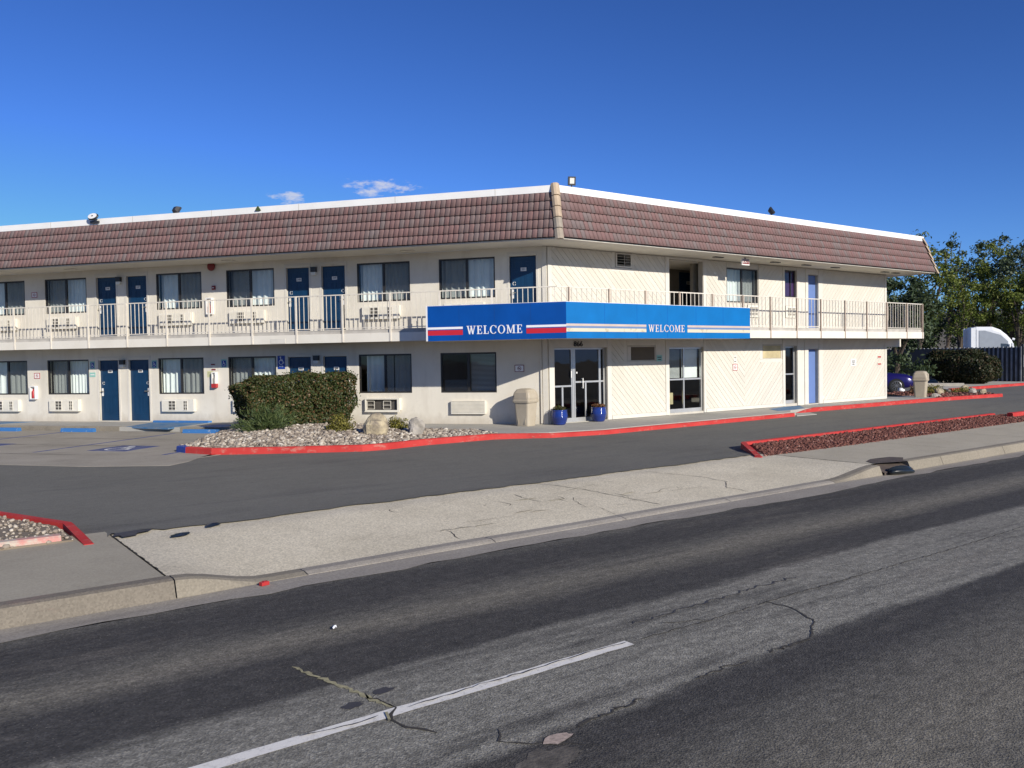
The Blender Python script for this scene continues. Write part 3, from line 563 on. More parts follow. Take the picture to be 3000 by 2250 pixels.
lavap = [(-1.62, -8.62), (-0.35, -7.32), (11.2, -7.12), (12.6, -7.6), (11.4, -8.45), (1.5, -8.62)]
def lavaz(x, y): return -0.085 + 0.05*max(0, min(1, (y+8.7)/1.4))
struct(MB().prism([(p[0], p[1]) for p in lavap], -0.4, lambda x, y: lavaz(x, y)-0.02).build('rock_bed', 'dirt'))
tag(struct(stones('lava_rock', lavap, 15000, 0.013, 0.036, lavaz, 'lava', 2, 0.8), 'stuff'), 'dark red lava rock filling the strip behind the pavement', 'lava rock')
polyline_kerb([(-1.85, -8.72), (-1.75, -8.68), (-0.55, -7.38), (-0.45, -7.30), (3.5, -7.26), (11.4, -7.12)], 0.15, ZL-0.1, 0.02, 'red_kerb_paint', zs=lambda x, y: 0.02-0.08*max(0, min(1, (-7.5-y)/1.2)))
polyline_kerb([(11.0, -7.78), (20, -7.6), (40, -7.4)], 0.17, ZL-0.1, 0.08, 'red_kerb_paint')
bed3 = [(-22, -8.35), (-22, -4.0), (-14.7, -4.6), (-13.62, -7.25), (-13.6, -8.3)]
struct(MB().prism(bed3, ZL-0.1, -0.06).build('gravel_bed', 'dirt'))
tag(struct(stones('gravel', bed3, 9000, 0.010, 0.034, lambda x, y: -0.06, 'gravel', 3), 'stuff'), 'mixed grey brown gravel in the small bed at the driveway mouth', 'gravel')
polyline_kerb([(-13.42, -8.62), (-13.44, -7.35), (-14.55, -4.6), (-16, -3.5), (-30, -3.2)], 0.13, ZL-0.1, -0.015, 'red_kerb_paint', zs=lambda x, y: -0.015-0.055*max(0, min(1, (-7.6-y)/0.9)))
polyline_kerb([(-13.72, -8.3), (-14.4, -8.28), (-30, -8.3)][::-1], 0.16, -0.2, 0.0, 'worn_pink_kerb', name='kerb')
bed4 = [(19.7, -1.15), (21, -1.27), (24.1, -1.55), (25.6, 0.2), (25.2, 2.6), (22.4, 2.8), (20.7, 0.7), (20.62, -0.3)]
struct(MB().prism([p for p in bed4], ZL-0.1, -0.03).build('rock_bed', 'dirt'))
tag(struct(stones('lava_rock', bed4, 2600, 0.025, 0.07, lambda x, y: -0.03, 'lava', 4, 0.8), 'stuff'), 'red brown lava rock in the planted bed past the end of the motel', 'lava rock')
polyline_kerb([(28.5, 2.5), (31.6, 2.72), (37.4, 2.9), (60, 3.6)], 0.2, ZL-0.1, 0.0, 'red_kerb_paint')
struct(MB().prism([(28.5, 2.72), (60, 3.9), (60, 20), (33, 20), (32, 6)], ZL-0.1, -0.05).build('planting_bed', 'concrete_pale'))
# far hill behind the trees
hv = []; hf = []
for i in range(61):
    a = R(-20+ i*2.0); d0 = 150
    for k, (dd, h_) in enumerate(((0, -0.5), (30, 5+2*math.sin(i*.5)), (90, 9+3*math.sin(i*.31+1)), (200, 4))): hv.append((-15+(d0+dd)*math.cos(a), -19+(d0+dd)*math.sin(a), h_))
    if i:
        b = 4*i; hf += [(b-4+k, b+k, b+k+1, b-3+k) for k in range(3)]
struct(MB().add(hv, hf).build('hill', 'hill_earth'))
# ================================================================== THE MOTEL
motel = tag(empty('motel_building', (0, 0, 0)), 'two storey cream motel with red tiled mansard roof, blue doors and blue welcome canopy', 'building')
LEN, REND = 25.0, 17.86
def part(mb, name, mat, fr=None, a=0, b=0, z=0, parent=None, smooth=False):
    o = mb.build(name, mat, parent or motel, smooth=smooth)
    if fr: o.location = fp(fr, a, b, z); o.rotation_euler = (0, 0, ANG[fr])
    return o
def pmesh(mesh, name, fr, a, b, z):
    o = link(name, mesh, motel); o.location = fp(fr, a, b, z); o.rotation_euler = (0, 0, ANG[fr]); return o
def sub(mesh, name, parent, loc=(0, 0, 0)): return link(name, mesh, parent, loc)
def wall_mesh(a0, a1, z0, z1, holes, th=0.18):
    xs = sorted({a0, a1, *[h[0] for h in holes], *[h[1] for h in holes]}); zs = sorted({z0, z1, *[h[2] for h in holes], *[h[3] for h in holes]})
    mb = MB(); solid = {}
    for i in range(len(xs)-1):
        for j in range(len(zs)-1):
            cx, cz = (xs[i]+xs[i+1])/2, (zs[j]+zs[j+1])/2
            solid[i, j] = not any(h[0] < cx < h[1] and h[2] < cz < h[3] for h in holes)
    for (i, j), ok in solid.items():
        x0, x1, zz0, zz1 = xs[i], xs[i+1], zs[j], zs[j+1]
        if ok:
            mb.add([(x0, 0, zz0), (x1, 0, zz0), (x1, 0, zz1), (x0, 0, zz1)], [(0, 1, 2, 3)]); mb.add([(x0, th, zz0), (x1, th, zz0), (x1, th, zz1), (x0, th, zz1)], [(3, 2, 1, 0)])
        for di, dj, q in ((-1, 0, [(x0, 0, zz0), (x0, th, zz0), (x0, th, zz1), (x0, 0, zz1)]), (1, 0, [(x1, 0, zz0), (x1, th, zz0), (x1, th, zz1), (x1, 0, zz1)]), (0, -1, [(x0, 0, zz0), (x1, 0, zz0), (x1, th, zz0), (x0, th, zz0)]), (0, 1, [(x0, 0, zz1), (x1, 0, zz1), (x1, th, zz1), (x0, th, zz1)])):
            if ok and not solid.get((i+di, j+dj), False): mb.add(q, [(0, 1, 2, 3)])
    return mb
SOF = 5.085
LWIN = [(19.49, 1), (16.89, 0), (12.36, 1), (9.70, 0), (5.10, 1), (2.435, 0)]      # s of the window centre, 1 = screen on the right half
WW, WH = 1.74, 1.18
LDOOR = [(15.215, '246', 0), (14.00, '247', 1), (8.0, '248', 0), (6.77, '249', 1)]
DW, DH = 0.80, 2.03
holes = []
for s_, k in LWIN:
    for z0 in (0.91, 3.68): holes.append((-s_-WW/2, -s_+WW/2, z0, z0+WH))
for s_, n_, k in LDOOR:
    for z0 in (0.02, 2.80): holes.append((-s_-DW/2, -s_+DW/2, z0, z0+DH))
holes.append((-1.135, -0.325, 2.80, 4.84))
part(wall_mesh(-LEN, -0.02, -0.1, SOF, holes), 'stucco_wall', 'stucco', 'L')
RH = [(0.20, 2.25, 0.0, 2.18), (4.96, 6.60, 0.05, 2.17), (11.04, 11.76, 0.08, 2.18), (12.46, 13.10, 0.02, 2.06), (2.71, 3.29, 4.67, 5.02), (5.0, 6.61, 2.80, 5.0), (7.83, 9.51, 3.70, 4.87), (11.04, 11.76, 3.97, 4.95), (12.46, 13.10, 2.82, 4.84), (3.14, 4.31, 1.78, 2.19), (9.78, 10.81, 1.76, 2.21)]
part(wall_mesh(0.0, REND, -0.1, SOF, RH), 'siding_wall', 'groove', 'R')
# closed body of the building behind the two facades
part(MB().box(REND-0.18, REND, 0.181, 9.0, -0.1, SOF), 'end_wall', 'stucco')
bp = [P2(lw(LEN, 0.0)), P2(lw(LEN, -9.0)), (3.2, 9.0), (REND, 9.0)]
for q0, q1 in ((bp[0], bp[1]), (bp[1], bp[2]), (bp[2], bp[3])):
    d = (Vector((*q1, 0))-Vector((*q0, 0))).normalized(); nn = Vector((-d.y, d.x, 0))*0.18
    part(MB().prism([q0, q1, (q1[0]+nn.x, q1[1]+nn.y), (q0[0]+nn.x, q0[1]+nn.y)], -0.1, SOF), 'back_wall', 'stucco')
inner = [P2(lw(LEN-.1, -0.25)), P2(lw(LEN-.1, -8.9)), (3.2, 8.8), (REND-0.2, 8.8), (REND-0.2, 0.25), (0.1, 0.25)]
for z_ in (0.0, 2.70): part(MB().prism(inner, z_-0.06, z_+0.005), 'floor', 'interior')
part(MB().prism(inner, 2.48, 2.60), 'ceiling', 'interior'); part(MB().prism(inner, 5.02, 5.08), 'ceiling', 'interior')
# room partitions so that windows look into separate rooms
for s_ in (18.2, 14.6, 11.0, 7.4, 3.9): part(MB().box(-s_-0.05, -s_+0.05, 0.2, 4.5, 0.01, 5.0), 'partition', 'interior', 'L')
part(MB().box(-LEN, 1.0, 4.5, 4.6, 0.01, 5.0), 'partition', 'interior', 'L'); part(MB().box(0.3, REND-0.3, 4.5, 4.6, 0.01, 5.0), 'partition', 'interior')
# ---- windows of the rooms
def win_frame(w, h, t_=0.045, d0=0.02, d1=0.09):
    mb = MB(); mb.box(0, w, d0, d1, 0, t_).box(0, w, d0, d1, h-t_, h).box(0, t_, d0, d1, t_, h-t_).box(w-t_, w, d0, d1, t_, h-t_).box(w/2-0.035, w/2+0.035, d0+0.005, d1-0.01, t_, h-t_); return mb
def pane_mesh(w, h): return MB().add([(0, 0, 0), (w, 0, 0), (w, 0, h), (0, 0, h)], [(0, 1, 2, 3)]).mesh('pane', 'glass')
def curtain_mesh(w, h, folds, amp, seed, mat='curtain'):
    r_ = random.Random(seed); n_ = folds*10; v = []; f = []
    ph = [r_.uniform(-0.9, 0.9) for _ in range(folds+1)]
    for i in range(n_+1):
        u = i/n_; p = ph[int(u*folds)]*(1-(u*folds) % 1)+ph[min(folds, int(u*folds)+1)]*((u*folds) % 1)
        y = amp*math.sin(u*folds*2*math.pi+p)+0.3*amp*math.sin(u*folds*4.3*math.pi+2*p)
        v += [(u*w, y, 0), (u*w, y*0.85, h*0.5), (u*w, y*0.7, h)]
        if i: b = 3*i; f += [(b-3, b, b+1, b-2), (b-2, b+1, b+2, b-1)]
    return MB().add(v, f).mesh('curtain', mat, True)
fm = win_frame(WW, WH).mesh('window', 'bronze_frame'); pm = pane_mesh(WW/2-0.06, WH-0.09); scm = MB().add([(0, 0, 0), (WW/2-0.05, 0, 0), (WW/2-0.05, 0, WH-0.07), (0, 0, WH-0.07)], [(0, 1, 2, 3)]).mesh('insect_screen', 'insect_screen')
cms = [curtain_mesh(WW-0.02, WH+0.05, f_, a_, 20+i) for i, (f_, a_) in enumerate(((9, .035), (11, .03), (10, .04), (8, .045), (12, .028), (9, .042), (10, .03)))]
cmh = [curtain_mesh(WW*0.52, WH+0.05, 5, 0.035, 30), curtain_mesh(WW*0.42, WH+0.05, 4, 0.035, 31)]
simple('sill', (0.72, 0.65, 0.52), 0.7)
def room_window(fr, a0, z0, right, seed, curt='full'):
    o = pmesh(fm, 'window', fr, a0, 0, z0)
    sub(pm, 'pane', o, (0.05, 0.05, 0.045)); sub(pm, 'pane', o, (WW/2+0.03, 0.055, 0.045))
    sub(scm, 'insect_screen', o, ((WW/2+0.0) if right else 0.045, 0.028, 0.035))
    if curt == 'full': sub(cms[seed % 7], 'curtain', o, (0.01, 0.24, -0.03))
    elif curt == 'gap': sub(cmh[0], 'curtain', o, (0.16, 0.24, -0.03)); sub(cmh[1], 'curtain', o, (1.10, 0.25, -0.03))
    elif curt == 'blind':
        mb = MB()
        for i in range(30): zz = 0.06+i*0.037; mb.add([(0.9, 0.19, zz), (1.66, 0.19, zz), (1.66, 0.212, zz+0.018), (0.9, 0.212, zz+0.018)], [(0, 1, 2, 3)])
        for i in range(9): zz = 0.06+i*0.037; mb.add([(0.06, 0.19, zz), (0.82, 0.19, zz), (0.82, 0.212, zz+0.018), (0.06, 0.212, zz+0.018)], [(0, 1, 2, 3)])
        sub(mb.mesh('blind', 'blind'), 'blind', o)
    return o
for i, (s_, rt) in enumerate(LWIN):
    room_window('L', -s_-WW/2, 3.68, rt, i)
    room_window('L', -s_-WW/2, 0.91, rt, i+3, 'full' if i < 4 else ('gap' if i == 4 else 'blind'))
o = room_window('R', 7.83, 3.695, 1, 2)
o.scale = (1.68/WW, 1, 1)
# ---- doors
def door_slab(w, h, panels=True):
    mb = MB().box(0, w, 0, 0.04, 0, h)
    if panels:
        for x0, x1 in ((0.11, w/2-0.05), (w/2+0.05, w-0.11)):
            for z0, z1 in ((0.22, 0.85), (1.0, 1.55), (1.66, 1.9)):
                mb.box(x0, x1, -0.008, 0.001, z0, z0+0.02).box(x0, x1, -0.008, 0.001, z1-0.02, z1).box(x0, x0+0.02, -0.008, 0.001, z0+0.02, z1-0.02).box(x1-0.02, x1, -0.008, 0.001, z0+0.02, z1-0.02).box(x0+0.05, x1-0.05, -0.005, 0.001, z0+0.05, z1-0.05)
    return mb
dm = door_slab(DW-0.02, DH-0.01).mesh('door', 'navy_door')
dfm = MB().box(-0.075, -0.01, -0.085, -0.06, 0, DH+0.06).box(DW-0.01, DW+0.055, -0.085, -0.06, 0, DH+0.06).box(-0.075, DW+0.055, -0.085, -0.06, DH+0.06, DH+0.13).mesh('door_frame', 'trim_paint')
plm = MB().box(-0.085, 0.085, -0.012, 0, -0.05, 0.05).mesh('number_plate', 'sign_white')
lkm = MB().box(-0.03, 0.03, -0.02, 0, -0.13, 0.13).mesh('lock_plate', 'sign_white'); hdm = MB().cone((0, 0, 0), (0, -0.06, 0), 0.014, 0.014).box(-0.012, 0.11, -0.072, -0.055, -0.012, 0.012).mesh('handle', 'brass')
stm = MB().add([(0.055*math.cos(k*math.pi/8), -0.003, 0.055*math.sin(k*math.pi/8)) for k in range(16)], [tuple(range(16))]).mesh('sticker', 'sign_white')
str_ = MB().add([(0.038*math.cos(k*math.pi/8), -0.0045, 0.038*math.sin(k*math.pi/8)) for k in range(16)], [tuple(range(16))]).mesh('sticker_mark', 'dark_metal')
blotm = MB().box(-0.062, -0.028, -0.002, 0.001, -0.026, 0.03).box(-0.018, 0.016, -0.002, 0.001, -0.026, 0.03).box(0.026, 0.06, -0.002, 0.001, -0.026, 0.03).mesh('number', 'ac_dark')   # figures too small to read in the photograph
def room_door(fr, a0, z0, num, hinge_right, frame=True):
    o = pmesh(dm, 'door', fr, a0+0.01, 0.075, z0)
    if frame: sub(dfm, 'door_frame', o)
    sub(plm, 'number_plate', o, (DW/2, 0, 1.66)); sub(text_mesh(num, 0.085, 'black') if num else blotm, 'number', o, (DW/2, -0.0135, 1.66))
    x = 0.07 if not hinge_right else DW-0.09
    sub(lkm, 'lock_plate', o, (x, 0, 0.96)); h_ = sub(hdm, 'handle', o, (x, -0.02, 0.99)); h_.scale = (1 if not hinge_right else -1, 1, 1)
    sub(stm, 'sticker', o, (x+(0.05 if not hinge_right else -0.03), 0, 1.26)); sub(str_, 'sticker_mark', o, (x+(0.05 if not hinge_right else -0.03), 0, 1.26))
    return o
for s_, num, hr in LDOOR:
    room_door('L', -s_-DW/2, 2.80, num, hr); room_door('L', -s_-DW/2, 0.02, '', hr)
room_door('L', -1.13, 2.80, '201', 0)
# ---- through-wall air conditioners
def ac_case(w, h, d): return MB().box(0, w, -d, 0.02, 0, h)
acm = ac_case(1.22, 0.40, 0.125).mesh('air_conditioner', 'ac_white')
def grille_mesh(w, h, d, cells):
    mb = MB()
    for x0, x1 in cells: mb.box(x0, x1, -d-0.002, -d+0.01, 0.05, h-0.05)
    return mb.mesh('grille', 'ac_dark')
def bars_mesh(w, h, d, cells, rows, louv=()):
    mb = MB()
    for x0, x1 in cells:
        for k in range(rows+1): z = 0.05+(h-0.10)*k/rows; mb.box(x0-0.01, x1+0.01, -d-0.014, -d-0.002, z-0.009, z+0.009)
        for x in (x0, (x0+x1)/2, x1): mb.box(x-0.006, x+0.006, -d-0.0125, -d-0.003, 0.05, h-0.05)
    for x0, x1 in louv:
        for k in range(9): z = 0.06+(h-0.12)*k/8; mb.box(x0, x1, -d-0.008, -d+0.001, z-0.006, z+0.006)
    return mb.mesh('louvre', 'ac_white')
C1 = [(0.27, 0.53), (0.84, 0.98)]; L1 = [(0.05, 0.24), (0.56, 0.80)]
g1 = [grille_mesh(1.22, 0.4, 0.125, [c_]) for c_ in C1]; b1 = bars_mesh(1.22, 0.4, 0.125, C1, 3, L1)
def ac_unit(fr, a0, z0, kind=0):
    o = pmesh(acm, 'air_conditioner', fr, a0, 0, z0); [sub(q_, 'grille', o) for q_ in g1]; sub(b1, 'louvre', o); return o
for s_, z_ in ((17.0, 3.15), (12.45, 3.15), (9.78, 3.15), (5.15, 3.15), (2.5, 3.15), (19.55, 3.15), (17.0, 0.34), (12.43, 0.34), (9.75, 0.34), (19.55, 0.33)): ac_unit('L', -s_-0.61, z_)
o = part(MB().box(0, 1.14, -0.13, -0.10, 0, 0.06).box(0, 1.14, -0.13, 0.02, 0.38, 0.42).box(1.06, 1.14, -0.13, 0.02, 0.06, 0.38).box(0.0, 0.03, -0.13, 0.02, 0.06, 0.38), 'air_conditioner', 'ac_white', 'L', -5.73, 0, 0.34)
sub(MB().box(0.03, 1.06, -0.03, 0.02, 0.05, 0.38).mesh('grille', 'ac_dark'), 'grille', o)
mb = MB()
for x0, x1 in ((0.06, 0.30), (0.60, 0.84)):
    for k in range(3): mb.box(x0, x1, -0.10, -0.088, 0.09+k*0.12-0.006, 0.09+k*0.12+0.006)
    for x in (x0, x1): mb.box(x-0.006, x+0.006, -0.099, -0.089, 0.09, 0.33)
sub(mb.mesh('louvre', 'ac_white'), 'louvre', o)
o = part(MB().box(0, 1.06, -0.10, 0.02, 0, 0.38), 'air_conditioner', 'ac_white', 'L', -2.96, 0, 0.29)
mb = MB()
for k in range(9): z = 0.03+k*0.04; mb.add([(0.02, -0.101, z), (1.04, -0.101, z), (1.04, -0.118, z+0.028), (0.02, -0.118, z+0.028)], [(0, 1, 2, 3)])
sub(mb.mesh('louvre', 'ac_white'), 'louvre', o)
for a0, z0, w_ in ((8.9, 3.2, 0.6), (11.06, 3.22, 0.62)):
    o = part(MB().box(0, w_, -0.06, 0.02, 0, 0.42), 'air_conditioner', 'ac_white', 'R', a0, 0, z0)
    sub(MB().box(0.10, w_-0.08, -0.063, -0.05, 0.06, 0.36).mesh('grille', 'ac_mid'), 'grille', o)
    mb = MB()
    for k in range(4): mb.box(0.08, w_-0.06, -0.074, -0.0635, 0.05+k*0.1, 0.075+k*0.1)
    mb.box(w_/2-0.015, w_/2+0.015, -0.0735, -0.064, 0.06, 0.36); sub(mb.mesh('louvre', 'ac_white'), 'louvre', o)
# ---- diagonal plank siding of the street wing: every plank a piece
def clip(poly, ax, val, keep_ge):
    out = []
    for i in range(len(poly)):
        p, q = poly[i], poly[(i+1) % len(poly)]; dp, dq = p[ax]-val, q[ax]-val
        if not keep_ge: dp, dq = -dp, -dq
        if dp >= 0: out.append(p)
        if (dp >= 0) != (dq >= 0): t_ = dp/(dp-dq); out.append((p[0]+(q[0]-p[0])*t_, p[1]+(q[1]-p[1])*t_))
    return out
def siding(a0, a1, z0, z1, dirn, cuts=()):
    rects = [(a0, a1, z0, z1)]
    for c0, c1, cz0, cz1 in cuts:
        new = []
        for (x0, x1, y0, y1) in rects:
            if c0 >= x1 or c1 <= x0 or cz0 >= y1 or cz1 <= y0: new.append((x0, x1, y0, y1)); continue
            if c0 > x0: new.append((x0, c0, y0, y1))
            if c1 < x1: new.append((c1, x1, y0, y1))
            m0, m1 = max(x0, c0), min(x1, c1)
            if cz0 > y0: new.append((m0, m1, y0, cz0))
            if cz1 < y1: new.append((m0, m1, cz1, y1))
        rects = new
    bm_ = MB()
    for rc in rects: bm_.box(rc[0], rc[1], -0.006, 0.001, rc[2], rc[3])
    base = part(bm_, 'siding_panel', 'groove', 'R')
    hw = 0.215; g = 0.011; H = z1-z0; k0 = a0-H if dirn > 0 else a0; n_ = int((a1-a0+H)/hw)+2; rs = random.Random(int(a0*100+z0*7))
    for i in range(n_):
        x = k0+i*hw
        if dirn < 0: quad = [(x, z0), (x+hw-g, z0), (x+hw-g-H, z1), (x-H, z1)]      # leans left going up: \
        else: quad = [(x, z0), (x+hw-g, z0), (x+hw-g+H, z1), (x+H, z1)]
        for rc in rects:
            q = clip(clip(clip(clip(quad, 0, rc[0], True), 0, rc[1], False), 1, rc[2], True), 1, rc[3], False)
            if len(q) < 3: continue
            ar = abs(sum(q[j][0]*q[(j+1) % len(q)][1]-q[(j+1) % len(q)][0]*q[j][1] for j in range(len(q))))/2
            if ar < 0.003: continue
            MB().prism_y(q, -0.019-rs.uniform(0, 0.003), -0.005).build('plank', 'siding_paint', base)
    return base
siding(2.44, 4.78, 0.12, 2.44, -1, [(2.95, 4.78, 1.66, 2.44)])
siding(6.72, 8.74, 0.12, 2.44, -1); siding(8.74, 10.88, 0.12, 2.44, 1, [(9.58, 10.88, 1.62, 2.44)])
siding(13.38, 17.72, 0.12, 2.44, 1)
siding(0.14, 4.80, 2.86, 5.06, -1, [(2.5, 3.42, 4.50, 5.06)])
siding(6.78, 7.80, 2.86, 5.06, -1); siding(9.54, 10.9, 2.86, 5.06, 1); siding(13.38, 17.72, 2.86, 5.06, 1)
siding(7.81, 9.53, 2.86, 3.66, -1, [(8.88, 9.52, 3.18, 3.64)]); 
def trim(a0, a1, z0, z1, d=0.03, fr='R', mat='trim_paint'): return part(MB().box(a0, a1, -d, 0.001, z0, z1), 'trim_board', mat, fr)
for a0, a1 in ((2.26, 2.43), (4.79, 4.95), (6.61, 6.71), (10.89, 11.03), (11.77, 11.95), (12.22, 12.45), (13.12, 13.37), (17.73, 17.858)): trim(a0, a1, 0.0, 2.445)
for a0, a1 in ((4.81, 4.99), (6.62, 6.77), (10.91, 11.03), (11.77, 11.92), (12.30, 12.455), (13.105, 13.37), (17.73, 17.858)): trim(a0, a1, 2.81, 5.07)
trim(0.002, 0.135, 2.81, 5.07); trim(0.002, 0.19, 0.0, 2.445)
trim(-0.17, -0.022, 0.0, 2.445, 0.028, 'L'); trim(-0.15, -0.022, 2.81, 5.07, 0.028, 'L'); trim(-0.235, -0.195, 0.02, 2.445, 0.045, 'L', 'soffit')
for a0, a1 in ((2.44, 4.78), (6.72, 10.88), (13.38, 17.72)): trim(a0, a1, 0.0, 0.115, 0.034)
for a0, a1 in ((11.96, 12.21),): trim(a0, a1, 0.0, 2.445, 0.012)
trim(11.04, 11.76, 2.20, 2.445, 0.02); trim(12.46, 13.11, 2.08, 2.445, 0.02); trim(4.96, 6.60, 2.185, 2.445, 0.02); trim(0.195, 2.255, 2.19, 2.445, 0.02)
trim(11.04, 11.76, 4.965, 5.06, 0.02); trim(12.46, 13.10, 4.86, 5.06, 0.02); trim(5.0, 6.61, 5.005, 5.07, 0.02); trim(7.83, 9.51, 4.885, 5.06, 0.012); trim(11.04, 11.76, 2.81, 3.21, 0.012); trim(11.04, 11.76, 3.66, 3.955, 0.012); trim(11.925, 12.295, 2.81, 5.06, 0.012)
for x0, x1, z0, z1 in ((2.5, 3.42, 4.50, 4.60), (2.5, 2.62, 4.605, 5.07), (3.36, 3.42, 4.605, 5.07), (2.95, 4.78, 1.66, 1.74), (2.95, 3.08, 1.745, 2.44), (4.36, 4.78, 1.745, 2.44), (9.58, 10.88, 1.62, 1.72), (9.58, 9.72, 1.725, 2.44), (3.09, 4.35, 2.25, 2.44), (9.73, 10.88, 2.26, 2.44)): trim(x0, x1, z0, z1, 0.018)
# louvred vent, blocked air conditioner openings
o = part(MB().box(2.66, 2.71, -0.03, 0.05, 4.62, 5.05).box(3.29, 3.34, -0.03, 0.05, 4.62, 5.05).box(2.711, 3.289, -0.03, 0.05, 4.62, 4.668).box(2.711, 3.289, -0.03, 0.05, 5.02, 5.05), 'vent', 'trim_paint', 'R')
mb = MB()
for k in range(4): z = 4.70+k*0.082; mb.box(2.712, 3.288, -0.02, -0.005, z-0.009, z+0.009)
mb.box(3.02, 3.05, -0.022, -0.013, 4.67, 5.02); sub(mb.mesh('louvre', 'ac_mid'), 'louvre', o)
part(MB().box(3.14, 3.30, 0.02, 0.05, 1.78, 2.19), 'sleeve_cover', 'trim_paint', 'R'); o = part(MB().box(3.301, 4.31, 0.0, 0.06, 1.785, 2.185), 'sleeve_cover', 'brown_panel', 'R')
o = part(MB().box(9.78, 10.81, 0.01, 0.06, 1.765, 2.205), 'sleeve_cover', 'ochre_panel', 'R')
# ---- street wing glazing
def storefront(a0, a1, z0, z1, inset, mulls, rails, fw_=0.05, sill=0.12, name='shop_window', mat='aluminium', g='dark_glass'):
    mb = MB(); d0, d1 = inset, inset+0.06
    mb.box(a0, a0+fw_, d0, d1, z0, z1).box(a1-fw_, a1, d0, d1, z0, z1).box(a0+fw_, a1-fw_, d0, d1, z0, z0+sill).box(a0+fw_, a1-fw_, d0, d1, z1-fw_, z1)
    for m_ in mulls: mb.box(m_-fw_/2, m_+fw_/2, d0-0.002, d1-0.003, z0+sill, z1-fw_)
    o = part(mb, name, mat, 'R')
    cols = [a0]+list(mulls)+[a1]
    for i in range(len(cols)-1):
        rl = rails[i] if i < len(rails) else None
        x0, x1 = cols[i]+fw_*0.55, cols[i+1]-fw_*0.55
        if rl: sub(MB().box(x0, x1, d0-0.004, d1-0.006, rl-0.025, rl+0.025).mesh('rail', mat), 'rail', o)
        for y0, y1 in (((z0+sill, rl-0.027), (rl+0.027, z1-fw_)) if rl else ((z0+sill, z1-fw_),)):
            sub(MB().add([(x0, inset+0.03, y0), (x1, inset+0.03, y0), (x1, inset+0.03, y1), (x0, inset+0.03, y1)], [(0, 1, 2, 3)]).mesh('pane', g), 'pane', o)
    return o
ent = storefront(0.20, 2.25, 0.0, 2.18, 0.10, [0.95, 1.06], [1.06, None, 1.17], name='entrance_door')
sub(MB().box(0.965, 1.045, 0.098, 0.15, 0.01, 2.13).mesh('door_stile', 'aluminium'), 'door_stile', ent)
sub(MB().cone((1.32, 0.03, 0.98), (1.32, 0.03, 1.28), 0.015, 0.015).box(1.305, 1.335, 0.03, 0.10, 0.99, 1.01).box(1.305, 1.335, 0.03, 0.10, 1.25, 1.27).mesh('handle', 'white_metal'), 'handle', ent)
for bx_ in ((1.46, 1.52, 1.14), (0.56, 0.62, 1.03), (2.02, 2.10, 2.12)): sub(MB().box(bx_[0], bx_[1], 0.105, 0.15, 0.13, bx_[2]).mesh('door_stile', 'aluminium'), 'door_stile', ent)
for bx_ in ((0.90, 0.93, 1.3, 1.5), (1.10, 1.14, 1.42, 1.47)): sub(MB().box(bx_[0], bx_[1], 0.07, 0.10, bx_[2], bx_[3]).mesh('lock', 'sign_white'), 'lock', ent)
o = link('house_number', text_mesh('866', 0.21, 'black', 0.01), motel); o.location = (1.10, -0.034, 2.285); o.scale = (1.15, 1, 1)
w2 = storefront(4.96, 6.60, 0.05, 2.17, 0.06, [5.72], [1.13, 1.13], name='shop_window', g='glass')
mb = MB()
for k in range(26): z = 1.18+k*0.037; mb.add([(5.02, 0.20, z), (5.68, 0.20, z), (5.68, 0.222, z+0.02), (5.02, 0.222, z+0.02)], [(0, 1, 2, 3)])
sub(mb.mesh('blind', 'blind'), 'blind', w2); sub(MB().box(5.77, 6.52, 0.20, 0.21, 1.17, 2.12).mesh('blind', 'curtain'), 'blind', w2)
o = part(MB().box(5.05, 5.62, 0.45, 0.9, 0.3, 0.68).add([(5.05, 0.45, 0.68), (5.62, 0.45, 0.62), (5.62, 0.9, 0.62), (5.05, 0.9, 0.78)], [(0, 1, 2, 3)]), 'lobby_counter', 'ochre_panel', 'R')
storefront(11.04, 11.76, 0.08, 2.18, 0.10, [], [1.16], 0.055, 0.12, name='glass_door')
o = part(MB().box(12.47, 13.09, 0.12, 0.16, 0.03, 2.05), 'door', 'pale_blue_door', 'R'); sub(MB().box(12.55, 12.58, 0.06, 0.12, 0.95, 1.05).mesh('handle', 'aluminium'), 'handle', o)
o = part(MB().box(12.47, 13.09, 0.10, 0.14, 2.83, 4.83), 'door', 'pale_blue_door', 'R'); sub(MB().box(12.55, 12.58, 0.05, 0.10, 3.78, 3.88).mesh('handle', 'aluminium'), 'handle', o)
o = storefront(11.04, 11.76, 3.97, 4.95, 0.06, [11.50], [], 0.04, 0.04, name='window', mat='bronze_frame', g='purple_reflection')
# shaded passage upstairs, opening out to the right behind the facade
part(MB().box(4.84, 4.99, 0.181, 2.2, 2.8, 5.0), 'passage_wall', 'passage_shade', 'R'); part(MB().box(4.99, 10.2, 2.05, 2.2, 2.8, 5.0), 'passage_wall', 'passage_shade', 'R')
part(MB().box(6.62, 10.2, 0.42, 0.55, 2.8, 5.0), 'passage_wall', 'passage_shade', 'R'); part(MB().box(10.05, 10.2, 0.551, 2.049, 2.8, 5.0), 'passage_wall', 'passage_shade', 'R')
part(MB().box(4.99, 10.05, 0.17, 2.06, 4.98, 5.02), 'passage_ceiling', 'soffit', 'R'); part(MB().box(4.99, 10.05, 0.0, 2.06, 2.72, 2.806), 'passage_floor', 'deck', 'R')
o = room_door('R', 7.72, 2.81, '', 1, False); o.location.y = 2.005; o.scale = (1.08, 1, 1.03)
